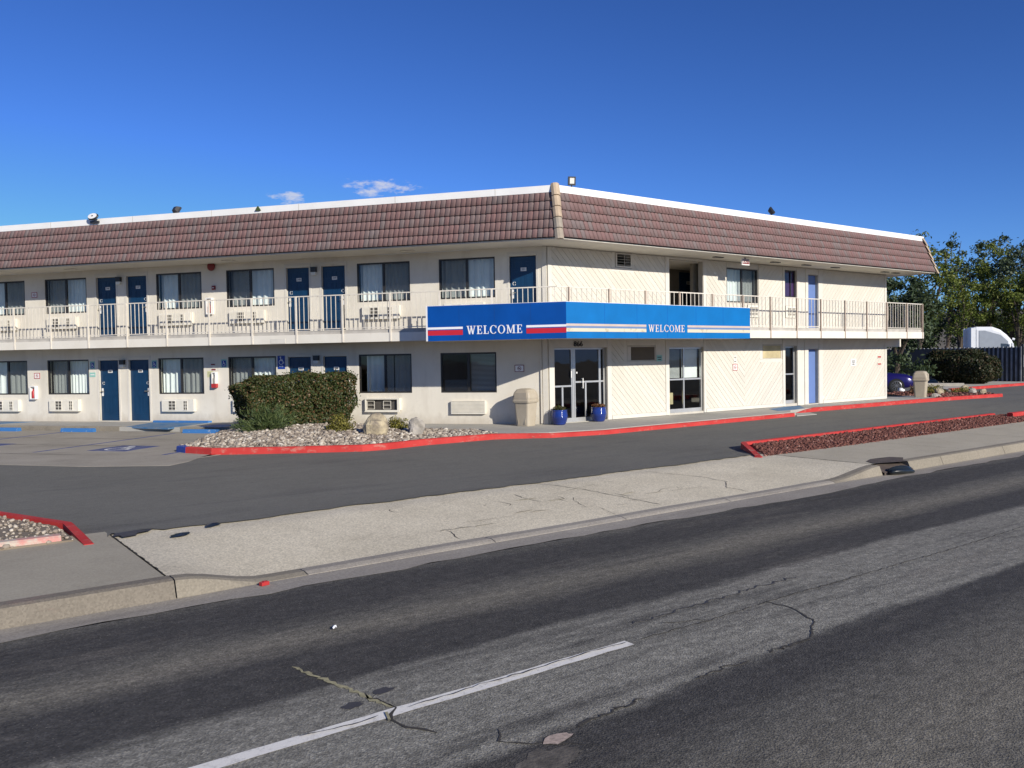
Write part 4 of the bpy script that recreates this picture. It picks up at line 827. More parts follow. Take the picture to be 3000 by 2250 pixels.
# ---- balcony
outer = [P2(lw(LEN, 1.0)), P2(mitre(1.0)), (REND+1.0, -1.0), (REND+1.0, 9.0), (REND, 9.0), (REND, 0.0), (0, 0), P2(lw(LEN, 0.0))]
part(MB().prism(outer, 2.47, 2.795), 'balcony_slab', 'deck')
def band(off0, off1, z0, z1, name, mat, end=True):
    m0, m1 = mitre(off0), mitre(off1)
    part(MB().prism([P2(lw(LEN, off0)), P2(lw(LEN, off1)), P2(m1), P2(m0)], z0, z1), name, mat)
    part(MB().prism([P2(m0), P2(m1), (REND+off1, -off1), (REND+off0, -off0)], z0, z1), name, mat)
    if end: part(MB().prism([(REND+off0, -off0), (REND+off1, -off1), (REND+off1, 9.0), (REND+off0, 9.0)], z0, z1), name, mat)
band(1.001, 1.035, 2.445, 2.70, 'fascia_board', 'fascia_paint')
band(0.93, 1.012, 2.796, 2.815, 'deck_edge', 'rail_paint')
part(MB().box(REND, 19.0, 0.0, 0.16, 2.13, 2.468), 'beam', 'stucco', 'R')
RO = 0.985
part(MB().box(-8.36, -7.86, -1.042, -1.034, 2.46, 2.60), 'fascia_patch', 'trim_paint', 'L')
def railing(name, mat_post, segs, sp):
    # segs: list of (p0, p1, post positions along, spacing)
    p0, p1, posts, n_ = segs
    d = (p1-p0); L = d.length; ang = math.atan2(d.y, d.x)
    base = MB().box(0, L, -0.02, 0.02, 3.825, 3.855).box(0, L, -0.012, 0.012, 2.845, 2.87).build(name, 'rail_paint', motel, (p0.x, p0.y, 0), ang)
    pk = MB().box(-0.008, 0.008, -0.008, 0.008, 2.87, 3.825).mesh('picket', 'rail_paint'); po = MB().box(-0.024, 0.024, -0.066, -0.022, 2.45, 3.84).mesh('post', mat_post)
    for x in posts: sub(po, 'post', base, (x, 0, 0))
    k = int(L/n_)
    for i in range(1, k+1):
        x = i*n_
        if x < L and all(abs(x-q) > 0.03 for q in posts): sub(pk, 'picket', base, (x, 0, 0))
    return base
pA, pB, pC, pD = lw(LEN, RO), mitre(RO), Vector((REND+RO, -RO, 0)), Vector((REND+RO, 9.0, 0))
LL = (pA-pB).length
railing('railing', 'rail_paint', (pA, pB, [LEN-s_ for s_ in [24.06, 22.56, 21.06, 19.55, 18.05, 16.55, 15.05, 13.55, 12.05, 10.5, 8.99, 7.48, 5.95, 4.43, 2.9, 1.35]], 0.1505), 0)
railing('railing', 'post_paint', (pB, pC, [x+TT*RO for x in [-0.08, 1.43, 2.89, 4.36, 5.88, 7.37, 8.83, 10.3, 11.73, 13.25, 14.71, 16.1, 17.59, 18.8]], 0.186), 0)
railing('railing', 'post_paint', (pC, pD, [0.04, 1.5, 3.0, 4.5, 6.0, 7.5, 9.0], 0.186), 0)
# ---- mansard roof
ET, EB, ZB, ZT = 1.0, 1.37, 5.12, 6.40
def ring(off, z): return [lw(LEN, off, z), mitre(off, z), Vector((REND+off, -off, z)), Vector((REND+off, 9.0, z))]
r0, r1 = ring(EB-0.02, ZB), ring(ET-0.02, ZT)
roof = part(MB().add(r0+r1, [(0, 1, 5, 4), (1, 2, 6, 5), (2, 3, 7, 6)]), 'mansard_roof', 'roof_under')
part(MB().prism([P2(lw(LEN, EB-0.03)), P2(mitre(EB-0.03)), (REND+EB-0.03, -EB+0.03), (REND+EB-0.03, 9.0), (REND, 9.0), (REND, 0), (0, 0), P2(lw(LEN, 0))], SOF+0.001, 5.135), 'soffit', 'soffit')
part(MB().prism([P2(lw(LEN, ET-0.05)), P2(mitre(ET-0.05)), (REND+ET-0.05, -ET+0.05), (REND+ET-0.05, 9.0), (3.2, 9.0), P2(lw(LEN, -9.0))], 6.2, 6.45), 'roof_deck', 'deck')
band(0.955, 1.035, ZT-0.005, 6.585, 'parapet_cap', 'white_metal')
# tiles
TWd, NC = 0.151, 5
slope = math.hypot(EB-ET, ZT-ZB); CL = slope/NC
prof = [(0.0, -0.006), (0.012, 0.008), (0.045, 0.014), (0.085, 0.014), (0.120, 0.011), (0.136, 0.002), (0.150, -0.008)]
tv = []; tf = []
for y, lift in ((0.0, 0.044), (CL+0.035, 0.004)):
    for x, h_ in prof: tv.append((x, y, h_+lift))
for x, h_ in prof: tv.append((x, 0.002, h_+0.030))
m_ = len(prof)
for i in range(m_-1): tf += [(i, i+1, m_+i+1, m_+i), (2*m_+i, 2*m_+i+1, i+1, i)]
tile_v, tile_f = np.array(tv), np.array(tf)
tile_mesh = npmesh('roof_tile', tile_v, tile_f, 'roof_tile')
tmats = []
def tile_rows(p_of, a_lo, a_hi, ang):
    # p_of(off) -> start point function; facade frame angle ang; tiles laid in courses up the slope
    tilt = math.atan2(ZT-ZB, EB-ET)
    for c_ in range(NC):
        k = c_/NC; off = EB+(ET-EB)*k; z = ZB+(ZT-ZB)*k
        lo, hi = a_lo(off), a_hi(off); n_ = int((hi-lo)/TWd)
        for i in range(n_+1):
            a = lo+i*TWd
            if a+TWd > hi+0.08: continue
            M = Matrix.Rotation(ang, 4, 'Z') @ Matrix.Translation((a, -off-0.004, z)) @ Matrix.Rotation(tilt, 4, 'X') @ Matrix.Rotation(random.uniform(-.012, .012), 4, 'Z')
            tmats.append(M)
tile_rows(None, lambda o: -LEN, lambda o: TT*o-0.02, ANG['L'])
tile_rows(None, lambda o: -TT*o+0.03, lambda o: REND+o-0.03, 0.0)
camp = Vector((-15.22, -18.82, 1.89)); fwv = _fw
tmats.sort(key=lambda M: ((M.translation-camp).length if M.translation.x < 3.0 else 999))
near = tmats[:300]; rest = tmats[300:]
for M in near:
    o = link('roof_tile', tile_mesh, roof); o.matrix_local = M
V = []; 
for M in rest:
    A = np.array(M); V.append(tile_v @ A[:3, :3].T + A[:3, 3])
F = (tile_f[None]+len(tile_v)*np.arange(len(rest))[:, None, None]).reshape(-1, 4)
o = link('roof_tiles', npmesh('roof_tiles', np.concatenate(V), F, 'roof_tile'), roof); o['kind'] = 'stuff'
# hip caps at the two corners
def hip(pb, pt, side, name='hip_cap'):
    d = (pt-pb).normalized(); n_ = side.cross(d).normalized()
    for k in range(5):
        a = pb.lerp(pt, k/5)-d*0.03; b = pb.lerp(pt, (k+1)/5)+d*0.02; out0, out1 = 0.078, 0.03; w = 0.12
        v = []
        for p, ou in ((a, out0), (b, out1)): v += [p-side*w+n_*(ou-0.05), p-side*w*0.55+n_*(ou+0.012), p+n_*(ou+0.03), p+side*w*0.55+n_*(ou+0.012), p+side*w+n_*(ou-0.05), p+n_*(ou-0.06)]
        MB().loft([v[:6], v[6:]]).build(name, 'hip_cap', roof)
bis = (NL+Vector((0, -1, 0))).normalized(); hip(mitre(EB+0.01, ZB-0.04), mitre(ET+0.0, 6.61), Vector((0, 0, 1)).cross(bis)*1.0)
bis2 = Vector((1, -1, 0)).normalized(); hip(Vector((REND+EB+0.01, -EB-0.01, ZB-0.04)), Vector((REND+ET, -ET, 6.5)), Vector((0, 0, 1)).cross(bis2))
# soffit vents
for fr, a in (('R', 6.6), ('R', 9.6), ('R', 11.4), ('R', 13.2), ('R', 16.6), ('R', 17.4), ('L', -4.0), ('L', -10.0), ('L', -16.0)): part(MB().box(a-0.2, a+0.2, -0.75, -0.6, SOF-0.025, SOF+0.001), 'soffit_light', 'dark_metal' if fr == 'R' else 'soffit', fr)
# ---- welcome canopy
CO, CI, CZ0, CZ1 = 1.93, 1.04, 2.405, 3.35
canL, canR = 2.95, 6.57
can = part(MB().prism([P2(lw(canL, CI)), P2(lw(canL, CO)), P2(mitre(CO)), (canR, -CO), (canR, -CI), P2(mitre(CI))], CZ0, CZ1), 'welcome_canopy', 'soffit')
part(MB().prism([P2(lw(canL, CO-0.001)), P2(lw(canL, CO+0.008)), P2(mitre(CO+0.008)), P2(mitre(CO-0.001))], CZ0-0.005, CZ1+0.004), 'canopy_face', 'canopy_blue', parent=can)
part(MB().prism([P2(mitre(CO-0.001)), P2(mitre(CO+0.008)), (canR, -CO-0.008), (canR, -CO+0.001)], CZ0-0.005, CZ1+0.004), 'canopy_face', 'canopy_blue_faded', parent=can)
part(MB().prism([P2(lw(canL+0.012, CI)), P2(lw(canL+0.012, CO+0.014)), P2(lw(canL-0.035, CO+0.014)), P2(lw(canL-0.035, CO+0.008)), P2(lw(canL, CO+0.007)), P2(lw(canL, CI))], CZ0-0.005, CZ1+0.004), 'canopy_edge', 'sign_white', parent=can)
part(MB().prism([P2(lw(canL, CI)), P2(lw(canL, CO)), P2(mitre(CO)), (canR, -CO), (canR, -CI), P2(mitre(CI))], CZ1+0.004, CZ1+0.014), 'canopy_top', 'white_metal', parent=can)
def lstripe(s0, s1, z0, z1, mat): part(MB().prism([P2(lw(s0, CO+0.0081)), P2(lw(s0, CO+0.013)), P2(lw(s1, CO+0.013)), P2(lw(s1, CO+0.0081))], z0, z1), 'stripe', mat, parent=can)
mc = -TT*(CO+0.013)
simple('seam_blue', (0.001, 0.045, 0.20), 0.6)
for s_ in (2.0, 1.0, 0.0): part(MB().prism([P2(lw(s_-0.004, CO+0.0075)), P2(lw(s_-0.004, CO+0.0095)), P2(lw(s_+0.004, CO+0.0095)), P2(lw(s_+0.004, CO+0.0075))], CZ0, CZ1), 'panel_seam', 'seam_blue', parent=can)
for x_ in (0.4, 1.62, 2.84, 4.06, 5.28): part(MB().box(x_-0.004, x_+0.004, -CO-0.0095, -CO-0.0075, CZ0, CZ1), 'panel_seam', 'canopy_blue', parent=can)
for s_ in (1.2, 4.2, 7.3, 10.3, 13.2, 16.4, 19.4, 22.5): part(MB().prism([P2(lw(s_-0.006, 1.03)), P2(lw(s_-0.006, 1.038)), P2(lw(s_+0.006, 1.038)), P2(lw(s_+0.006, 1.03))], ZT, 6.586), 'cap_joint', 'concrete_pale')
for x_ in (2.5, 5.6, 8.6, 11.5, 14.6, 17.3): part(MB().box(x_-0.006, x_+0.006, -1.038, -1.03, ZT, 6.586), 'cap_joint', 'concrete_pale')
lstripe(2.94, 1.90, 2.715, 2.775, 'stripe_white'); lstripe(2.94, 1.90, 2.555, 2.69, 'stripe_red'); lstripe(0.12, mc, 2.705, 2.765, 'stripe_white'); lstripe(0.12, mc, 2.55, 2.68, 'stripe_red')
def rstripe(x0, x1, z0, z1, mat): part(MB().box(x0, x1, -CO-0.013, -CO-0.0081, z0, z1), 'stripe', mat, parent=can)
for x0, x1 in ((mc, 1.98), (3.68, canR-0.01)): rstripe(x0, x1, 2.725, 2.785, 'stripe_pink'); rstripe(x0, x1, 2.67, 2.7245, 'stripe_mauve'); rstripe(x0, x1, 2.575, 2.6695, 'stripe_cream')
# serif capitals drawn as stems, hairlines and slabs
def glyph(ch):
    P = []                       # list of polygons in a unit-height box (x, z), plus width
    def bar(x0, z0, x1, z1, w): P.append([(x0-w/2, z0), (x0+w/2, z0), (x1+w/2, z1), (x1-w/2, z1)])
    def rect(x0, x1, z0, z1): P.append([(x0, z0), (x1, z0), (x1, z1), (x0, z1)])
    if ch == 'W':
        bar(0.14, 1, 0.36, 0, 0.15); bar(0.36, 0, 0.56, 0.93, 0.08); bar(0.52, 1, 0.74, 0, 0.15); bar(0.74, 0, 0.96, 1, 0.08); rect(0, 0.30, 0.94, 1); rect(0.40, 0.66, 0.94, 1); rect(0.82, 1.08, 0.94, 1); return P, 1.08
    if ch == 'E':
        rect(0.09, 0.25, 0, 1); rect(0.0, 0.62, 0, 0.07); rect(0.0, 0.60, 0.93, 1); rect(0.25, 0.48, 0.47, 0.54); rect(0.56, 0.62, 0.07, 0.26); rect(0.54, 0.60, 0.76, 0.93); rect(0.43, 0.48, 0.37, 0.64); return P, 0.66
    if ch == 'L':
        rect(0.09, 0.25, 0, 1); rect(0.0, 0.60, 0, 0.07); rect(0.0, 0.36, 0.93, 1); rect(0.54, 0.60, 0.07, 0.30); return P, 0.63
    if ch in 'CO':
        n_ = 28; a0, a1 = (0, 2*math.pi) if ch == 'O' else (R(42), R(322))
        for i in range(n_):
            t0, t1 = a0+(a1-a0)*i/n_, a0+(a1-a0)*(i+1)/n_
            def pt(t_, k): return (0.42+(0.42-(0.15 if k else 0))*math.cos(t_), 0.5+(0.515-(0.06 if k else 0))*math.sin(t_))
            P.append([pt(t0, 0), pt(t1, 0), pt(t1, 1), pt(t0, 1)])
        if ch == 'C': rect(0.69, 0.75, 0.68, 0.95); return P, 0.80
        return P, 0.86
    if ch == 'M':
        bar(0.15, 0, 0.15, 1, 0.08); bar(0.18, 1, 0.50, 0.06, 0.15); bar(0.48, 0.06, 0.80, 1, 0.07); rect(0.78, 0.94, 0, 1); rect(0.02, 0.28, 0, 0.07); rect(0.68, 1.04, 0, 0.07); rect(0.0, 0.24, 0.93, 1); rect(0.78, 1.04, 0.93, 1); return P, 1.06
def word(txt, width, height, mat, fr, a_left, off, zb):
    gs = [glyph(c_) for c_ in txt]; gap = 0.13; tot = sum(g[1] for g in gs)+gap*(len(gs)-1); sx = width/tot; x = a_left; k = 0
    for P, w in gs:
        mb = MB()
        for i, q in enumerate(P): mb.prism_y([(x+px*sx, zb+pz*height) for px, pz in q], -off-0.016-0.0003*i, -off-0.008)
        part(mb, 'letter', mat, fr, parent=can); x += (w+gap)*sx
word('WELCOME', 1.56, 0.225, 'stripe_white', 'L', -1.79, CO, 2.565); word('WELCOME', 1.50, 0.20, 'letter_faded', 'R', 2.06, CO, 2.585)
# ================================================================== THINGS ON AND AROUND THE MOTEL
def flat_text(root, txt, size, mat, loc): return sub(text_mesh(txt, size, mat, 0.001), 'lettering', root, loc)
def wall_thing(name, fr, a, z, b=-0.001):
    if fr == 'R': b = -0.024
    e = empty(name, fp(fr, a, b, z), ANG[fr]); return e
# --- wall lanterns
for a, z, lab in ((-14.655, 4.66, 'black capped upstairs lantern between the doors farther from the canopy'), (-7.405, 4.66, 'black capped upstairs lantern between the two doors over the hedge'), (-14.61, 1.90, 'black capped lantern between two fully visible ground floor doors'), (-7.385, 1.93, 'black capped lantern between doors half hidden by the hedge')):
    e = tag(wall_thing('wall_lantern', 'L', a, z), lab, 'lamp', 'lanterns between the room doors')
    MB().box(-0.085, 0.085, -0.11, 0, 0.0, 0.14).box(-0.095, 0.095, -0.12, 0.0, 0.14, 0.155).build('hood', 'dark_metal', e)
    MB().box(-0.075, 0.075, -0.10, -0.005, -0.09, -0.001).build('diffuser', 'lamp_glass', e)
# --- fire bell, pull station, extinguishers
e = tag(wall_thing('fire_bell', 'L', -11.07, 5.0), 'round dark red fire bell under the upper eaves', 'alarm bell')
MB().cone((0, -0.005, 0), (0, -0.05, 0), 0.05, 0.05, 16).build('mount', 'dark_red', e)
o = MB().lathe([(0.14, 0.0), (0.14, 0.02), (0.115, 0.05), (0.06, 0.068), (0.0, 0.072)], 24).build('gong', 'dark_red', e, smooth=True); o.rotation_euler = (R(90), 0, 0); o.location = (0, -0.05, 0)
e = tag(wall_thing('alarm_pull_station', 'L', -11.02, 4.32), 'small square red alarm box on the shaded upper wall', 'alarm box')
bevel(MB().box(-0.06, 0.06, -0.05, 0, -0.065, 0.065).build('box', 'dark_red', e), 0.006); MB().box(-0.03, 0.03, -0.058, -0.05, -0.015, 0.012).build('lever', 'sign_white', e)
def extinguisher(fr, a, z, w, h, lab, redbase=False):
    e = tag(wall_thing('extinguisher_cabinet', fr, a, z), lab, 'extinguisher'); d = 0.12
    MB().box(-w/2, -w/2+0.025, -d, 0, 0, h).box(w/2-0.025, w/2, -d, 0, 0, h).box(-w/2+0.025, w/2-0.025, -d, 0, 0, 0.03).box(-w/2+0.025, w/2-0.025, -d, 0, h-0.03, h).box(-w/2+0.025, w/2-0.025, -0.02, 0, 0.03, h-0.03).build('cabinet', 'sign_white', e)
    b_ = MB().lathe([(0, 0.045), (0.05, 0.045), (0.052, 0.06), (0.052, 0.27), (0.03, 0.31), (0.018, 0.33), (0.018, 0.36), (0, 0.36)], 14).build('cylinder', 'ac_mid' if redbase else 'red_paint', e, (0.0, -0.065, 0), smooth=True)
    MB().box(-0.012, 0.05, -0.012, 0.012, 0.36, 0.385).build('valve', 'black', b_)
    if redbase: MB().box(-w/2-0.005, w/2+0.005, -d-0.004, 0.0, -0.02, 0.11).build('base', 'red_paint', e)
    return e
extinguisher('L', -11.16, 3.47, 0.22, 0.53, 'red extinguisher in white cabinet behind the balcony railing')
extinguisher('L', -18.32, 0.75, 0.24, 0.46, 'red extinguisher in white cabinet below a ground floor no smoking sign')
extinguisher('L', -11.05, 1.13, 0.15, 0.48, 'narrow white extinguisher cabinet with red base beside yellow notice', True)
# --- signs
def framed_sign(fr, a, z, w, h, lab, frame='red_paint', txt=None):
    e = tag(wall_thing('no_smoking_sign', fr, a, z, -0.002), lab, 'sign'); 
    MB().box(-w/2, w/2, -0.008, 0, -h/2, h/2).build('plate', 'sign_white', e)
    t_ = 0.016; MB().box(-w/2-t_, w/2+t_, -0.012, -0.001, h/2, h/2+t_).box(-w/2-t_, w/2+t_, -0.012, -0.001, -h/2-t_, -h/2).box(-w/2-t_, -w/2, -0.012, -0.001, -h/2, h/2).box(w/2, w/2+t_, -0.012, -0.001, -h/2, h/2).build('border', frame, e)
    n_ = 20; r0_, r1_ = h*0.34, h*0.26
    mb = MB().add([(q*math.cos(2*math.pi*k/n_), -0.009, q*math.sin(2*math.pi*k/n_)+0.0) for q in (r0_, r1_) for k in range(n_)], [(k, (k+1) % n_, n_+(k+1) % n_, n_+k) for k in range(n_)])
    mb.add([(-r1_*0.75, -0.0095, r1_*0.6), (-r1_*0.6, -0.0095, r1_*0.75), (r1_*0.75, -0.0095, -r1_*0.6), (r1_*0.6, -0.0095, -r1_*0.75)], [(0, 1, 2, 3)]); mb.build('prohibition_ring', frame, e)
    MB().box(-r1_*0.75, r1_*0.6, -0.0087, -0.0082, -0.01, 0.01).build('cigarette', 'black', e)
    return e
framed_sign('L', -18.20, 4.35, 0.20, 0.15, 'small no smoking sign on the shaded upper wall')
framed_sign('L', -18.20, 1.56, 0.21, 0.16, 'small red bordered no smoking sign above an extinguisher cabinet')
framed_sign('L', -0.87, 1.605, 0.25, 0.17, 'red bordered no smoking sign above the tan bin by the entrance', 'dark_red')
framed_sign('R', 8.21, 1.47, 0.21, 0.19, 'red bordered no smoking sign on the chevron siding')
def notice(fr, a, z, w, h, lab, plate, lines, lmat, cat='sign', name='notice_sign', b=-0.022):
    e = tag(wall_thing(name, fr, a, z, b), lab, cat); MB().box(-w/2, w/2, -0.006, 0, -h/2, h/2).build('plate', plate, e)
    for lw_, lh_, zz in lines: MB().box(-w*lw_/2, w*lw_/2, -0.0072, -0.0055, zz-lh_/2, zz+lh_/2).build('print_line', lmat, e)      # print too small to read
    return e
notice('R', 8.215, 1.74, 0.13, 0.25, 'narrow notice with dark lines above a no smoking sign', 'sign_white', [(0.75, 0.06, 0.07), (0.35, 0.03, 0.01), (0.75, 0.05, -0.07)], 'ac_mid')
notice('R', 15.42, 1.53, 0.40, 0.27, 'plain white notice near the end of the siding', 'sign_white', [(0.6, 0.035, 0.05), (0.45, 0.03, -0.02), (0.4, 0.03, -0.08)], 'dark_metal')
notice('R', 17.30, 1.72, 0.30, 0.12, 'upper of two red printed notices at the siding end', 'siding_paint', [(0.8, 0.06, 0.0)], 'red_paint')
notice('R', 17.30, 1.43, 0.30, 0.12, 'lower of two red printed notices at the siding end', 'siding_paint', [(0.8, 0.055, 0.0)], 'red_paint')
notice('R', 4.50, 1.83, 0.24, 0.20, 'pale blue grey lettered notice right of the brown wall panel', 'sign_green', [(0.7, 0.03, 0.03), (0.6, 0.03, -0.04)], 'dark_metal')
notice('L', -11.135, 1.84, 0.20, 0.11, 'dark lettered notice plate, the higher of two beside an access sign', 'trim_paint', [(0.75, 0.045, 0.015)], 'dark_red', b=-0.002)
notice('L', -11.115, 1.69, 0.18, 0.08, 'dark lettered notice plate, the lower of two beside an access sign', 'trim_paint', [(0.85, 0.05, 0.0)], 'dark_red', b=-0.002)
notice('L', -11.25, 1.545, 0.21, 0.19, 'pale yellow paper notice left of the narrow extinguisher cabinet', 'poster_yellow', [(0.8, 0.014, 0.06), (0.8, 0.014, 0.02), (0.8, 0.014, -0.02), (0.8, 0.014, -0.06)], 'ac_mid', b=-0.002)
notice('L', -15.87, 1.575, 0.24, 0.15, 'pale green notice under a blue access sign', 'sign_green', [(0.7, 0.03, 0.0)], 'sign_white', b=-0.002)
def access_sign(a, z, w, h, lab, van=False):
    e = tag(wall_thing('access_sign', 'L', a, z, -0.002), lab, 'sign'); MB().box(-w/2, w/2, -0.008, 0, -h/2, h/2).build('plate', 'sign_blue', e)
    o = wheelchair(MB(), 0, 0, (h*0.62 if van else h*0.8)).build('symbol', 'sign_white', e); o.rotation_euler = (R(90), 0, 0); o.location = (0, -0.0095, h*0.13 if van else 0)
    if van: MB().add([(-w*0.3, -0.0092, -h*0.27), (w*0.1, -0.0092, -h*0.27), (w*0.1, -0.0092, -h*0.23), (w*0.32, -0.0092, -h*0.30), (w*0.1, -0.0092, -h*0.37), (w*0.1, -0.0092, -h*0.33), (-w*0.3, -0.0092, -h*0.33)], [tuple(range(7))]).build('arrow', 'sign_white', e)
    if not van: MB().box(-w/2-0.03, w/2+0.03, -0.004, 0.0015, -h/2-0.03, h/2+0.04).build('backing', 'sign_green', e)
access_sign(-15.865, 1.89, 0.135, 0.19, 'small blue wheelchair sign above a pale green notice')
access_sign(-13.38, 1.89, 0.14, 0.19, 'small blue wheelchair sign beside the curtained window behind a blue ramp')
access_sign(-10.725, 1.88, 0.15, 0.20, 'small blue wheelchair sign left of a curtained window by notices')
access_sign(-8.64, 1.89, 0.26, 0.42, 'large blue wheelchair sign with white arrow above the hedge', True)
e = tag(empty('exit_sign', (7.55, -1.0, 5.07)), 'red and white exit sign hanging from the eaves over the passage', 'sign')
bevel(MB().box(-0.19, 0.19, -0.03, 0.03, -0.24, -0.02).build('housing', 'sign_white', e), 0.008); MB().box(-0.17, 0.17, -0.034, -0.03, -0.20, -0.05).build('face', 'dark_red', e); sub(text_mesh('EXIT', 0.15, 'sign_white', 0.001), 'lettering', e, (0, -0.036, -0.125)); MB().box(-0.03, 0.03, -0.02, 0.02, -0.02, 0.012).build('bracket', 'dark_metal', e)
# --- floodlights on the parapet
def floodlight(loc, rz, tilt, lab, w=0.26, h=0.22, face='lamp_glass', stem=0.14):
    e = tag(empty('floodlight', loc, rz), lab, 'floodlight', 'floodlights along the roof edge')
    MB().cone((0, 0, -0.02), (0, 0, stem), 0.02, 0.02, 8).box(-0.05, 0.05, -0.05, 0.05, -0.02, 0.005).build('stem', 'dark_metal', e)
    hd = MB().loft([[(-w/2, -0.06, -h/2), (w/2, -0.06, -h/2), (w/2, -0.06, h/2), (-w/2, -0.06, h/2)], [(-w/2, 0.0, -h/2), (w/2, 0.0, -h/2), (w/2, 0.0, h/2), (-w/2, 0.0, h/2)], [(-w*0.32, 0.09, -h*0.3), (w*0.32, 0.09, -h*0.3), (w*0.32, 0.09, h*0.3), (-w*0.32, 0.09, h*0.3)]]).build('head', 'dark_metal', e, (0, 0, stem+h*0.42))
    hd.rotation_euler = (tilt, 0, 0); MB().box(-w*0.30, w*0.30, -0.066, -0.058, -h*0.30, h*0.34).build('lens', face, hd)
floodlight((0.12, -0.97, 6.59), R(-25), R(8), 'boxy black floodlight standing beside the roof corner cap', 0.21, 0.24, 'lamp_glass', 0.07)
floodlight((9.03, -0.95, 6.59), R(38), R(-35), 'black floodlight tipped towards the sky over the street wing', 0.25, 0.24, 'lamp_glass', 0.06)
floodlight(lw(11.66, 0.9, 6.59), R(100), R(30), 'black floodlight turned away from the lot on the side wing roof', 0.30, 0.2, 'lamp_glass', 0.03)
e = tag(empty('floodlight', lw(14.62, 1.04, 6.46), ANG['L']), 'oval floodlight with glaring white lens clipped to the side wing parapet', 'floodlight', 'floodlights along the roof edge')
o = MB().lathe([(0.0, -0.02), (0.16, -0.015), (0.24, 0.03), (0.25, 0.06), (0.20, 0.09), (0.0, 0.12)], 24).build('housing', 'dark_metal', e, (0, -0.06, 0.16), smooth=True); o.rotation_euler = (R(62), 0, 0); o.scale = (0.8, 0.5, 0.8)
o2 = MB().lathe([(0.0, 0.0), (0.19, 0.0), (0.21, 0.02), (0.0, 0.03)], 24).build('lens', 'sign_white', o, (0, 0, 0.085)); MB().box(-0.16, 0.16, -0.06, 0.0, -0.02, 0.05).build('bracket', 'dark_metal', e)
e = tag(empty('vent_flap', lw(8.66, 1.04, 6.47), ANG['L']), 'tiny dark green flap on the white roof edge', 'vent'); MB().prism_y([(-0.09, 0), (0.09, 0), (0.0, 0.13)], -0.05, 0.0).build('hood', 'conifer_leaf', e)
# --- litter bins
def bin_(loc, rz, lab, sc=1.0):
    e = tag(empty('litter_bin', loc, rz), lab, 'bin'); e.scale = (sc, sc, sc)
    def rr_(w, d, z, r_=0.06):
        q = []
        for cx, cy, a0 in ((w-r_, d-r_, 0), (-w+r_, d-r_, 90), (-w+r_, -d+r_, 180), (w-r_, -d+r_, 270)):
            for k in range(4): a = R(a0+k*30); q.append((cx+r_*math.cos(a), cy+r_*math.sin(a), z))
        return q
    MB().loft([rr_(0.20, 0.20, 0.0), rr_(0.205, 0.205, 0.02), rr_(0.245, 0.245, 0.66)]).build('body', 'bin_tan', e)
    for x in (-0.11, 0.11):
        for y in (-1, 1): MB().box(x-0.01, x+0.01, -0.004, 0.004, 0.06, 0.60).build('rib', 'bin_tan', e, (0, y*0.228, 0)).rotation_euler = (R(-3.6)*-y, 0, 0)
    h_ = MB().loft([rr_(0.27, 0.27, 0.655), rr_(0.285, 0.285, 0.70), rr_(0.285, 0.285, 0.73), rr_(0.275, 0.275, 0.74), rr_(0.285, 0.27, 0.80), rr_(0.265, 0.25, 0.94, 0.08), rr_(0.21, 0.2, 1.03, 0.09), rr_(0.12, 0.12, 1.055, 0.08)]).build('hood', 'bin_tan', e)
    MB().box(-0.20, 0.20, -0.277, -0.262, 0.775, 0.94).build('flap', 'bin_tan', h_)
    return e
bin_(lw(0.56, 0.52, -0.012), R(-70), 'tan domed litter bin against the wall by the entrance')
bin_((19.80, -0.42, -0.012), R(20), 'tan domed litter bin past the far end of the motel', 1.05)
# --- glazed pots with dried flowers
def leaves(n_, size, gen, mat, seed, name='foliage', parent=None, aspect=0.55, loc=(0, 0, 0), upbias=0.0):
    g = np.random.default_rng(seed); P, Nn = gen(g, n_); n_ = len(P)
    d = g.normal(size=(n_, 3))+np.asarray(Nn)*0.9; d[:, 2] += upbias; d /= np.linalg.norm(d, axis=1)[:, None]
    t_ = np.cross(d, g.normal(size=(n_, 3))); t_ /= np.linalg.norm(t_, axis=1)[:, None]; b_ = np.cross(d, t_); s_ = size*g.uniform(0.6, 1.35, (n_, 1))
    bend = d*s_*0.18
    V = np.stack([P-t_*s_*0.5, P-b_*s_*aspect*0.5+bend, P+t_*s_*0.5, P+b_*s_*aspect*0.5+bend], 1).reshape(-1, 3); F = np.arange(4*n_).reshape(-1, 4)
    return link(name, npmesh(name, V, F, mat), parent, loc)
def pot(loc, lab, lab2, red):
    e = tag(empty('flower_pot', loc), lab, 'pot')
    pr = [(0, 0), (0.15, 0.0), (0.165, 0.02)]
    for k in range(8): z = 0.04+k*0.042; r_ = 0.175+0.055*math.sin(min(1, (k+0.6)/7)*2.2); pr += [(r_, z), (r_+0.006, z+0.02), (r_, z+0.04)]
    pr += [(0.205, 0.385), (0.222, 0.40), (0.222, 0.425), (0.195, 0.43), (0.185, 0.40), (0.18, 0.36), (0, 0.36)]
    MB().lathe(pr, 28).build('body', 'blue_glaze', e, smooth=True)
    p_ = tag(empty('dried_flowers', (loc[0], loc[1], loc[2]+0.36)), lab2, 'plant')
    def gen(g, n_):
        a = g.uniform(0, 6.28, n_); q = np.sqrt(g.random(n_))*0.2; P = np.stack([q*np.cos(a), q*np.sin(a), 0.02+g.random(n_)*(0.19-0.4*q)], 1); return P, P-[0, 0, -0.1]
    leaves(420, 0.05, gen, 'dry_leaf' if red else 'hedge_leaf', 5 if red else 6, parent=p_)
    mb = MB()
    for k in range(14): a = random.uniform(0, 6.28); q = random.uniform(0.02, 0.14); mb.cone((q*0.4*math.cos(a), q*0.4*math.sin(a), 0), (q*math.cos(a), q*math.sin(a), random.uniform(0.1, 0.22)), 0.004, 0.002, 4)
    mb.build('stems', 'bark', p_)
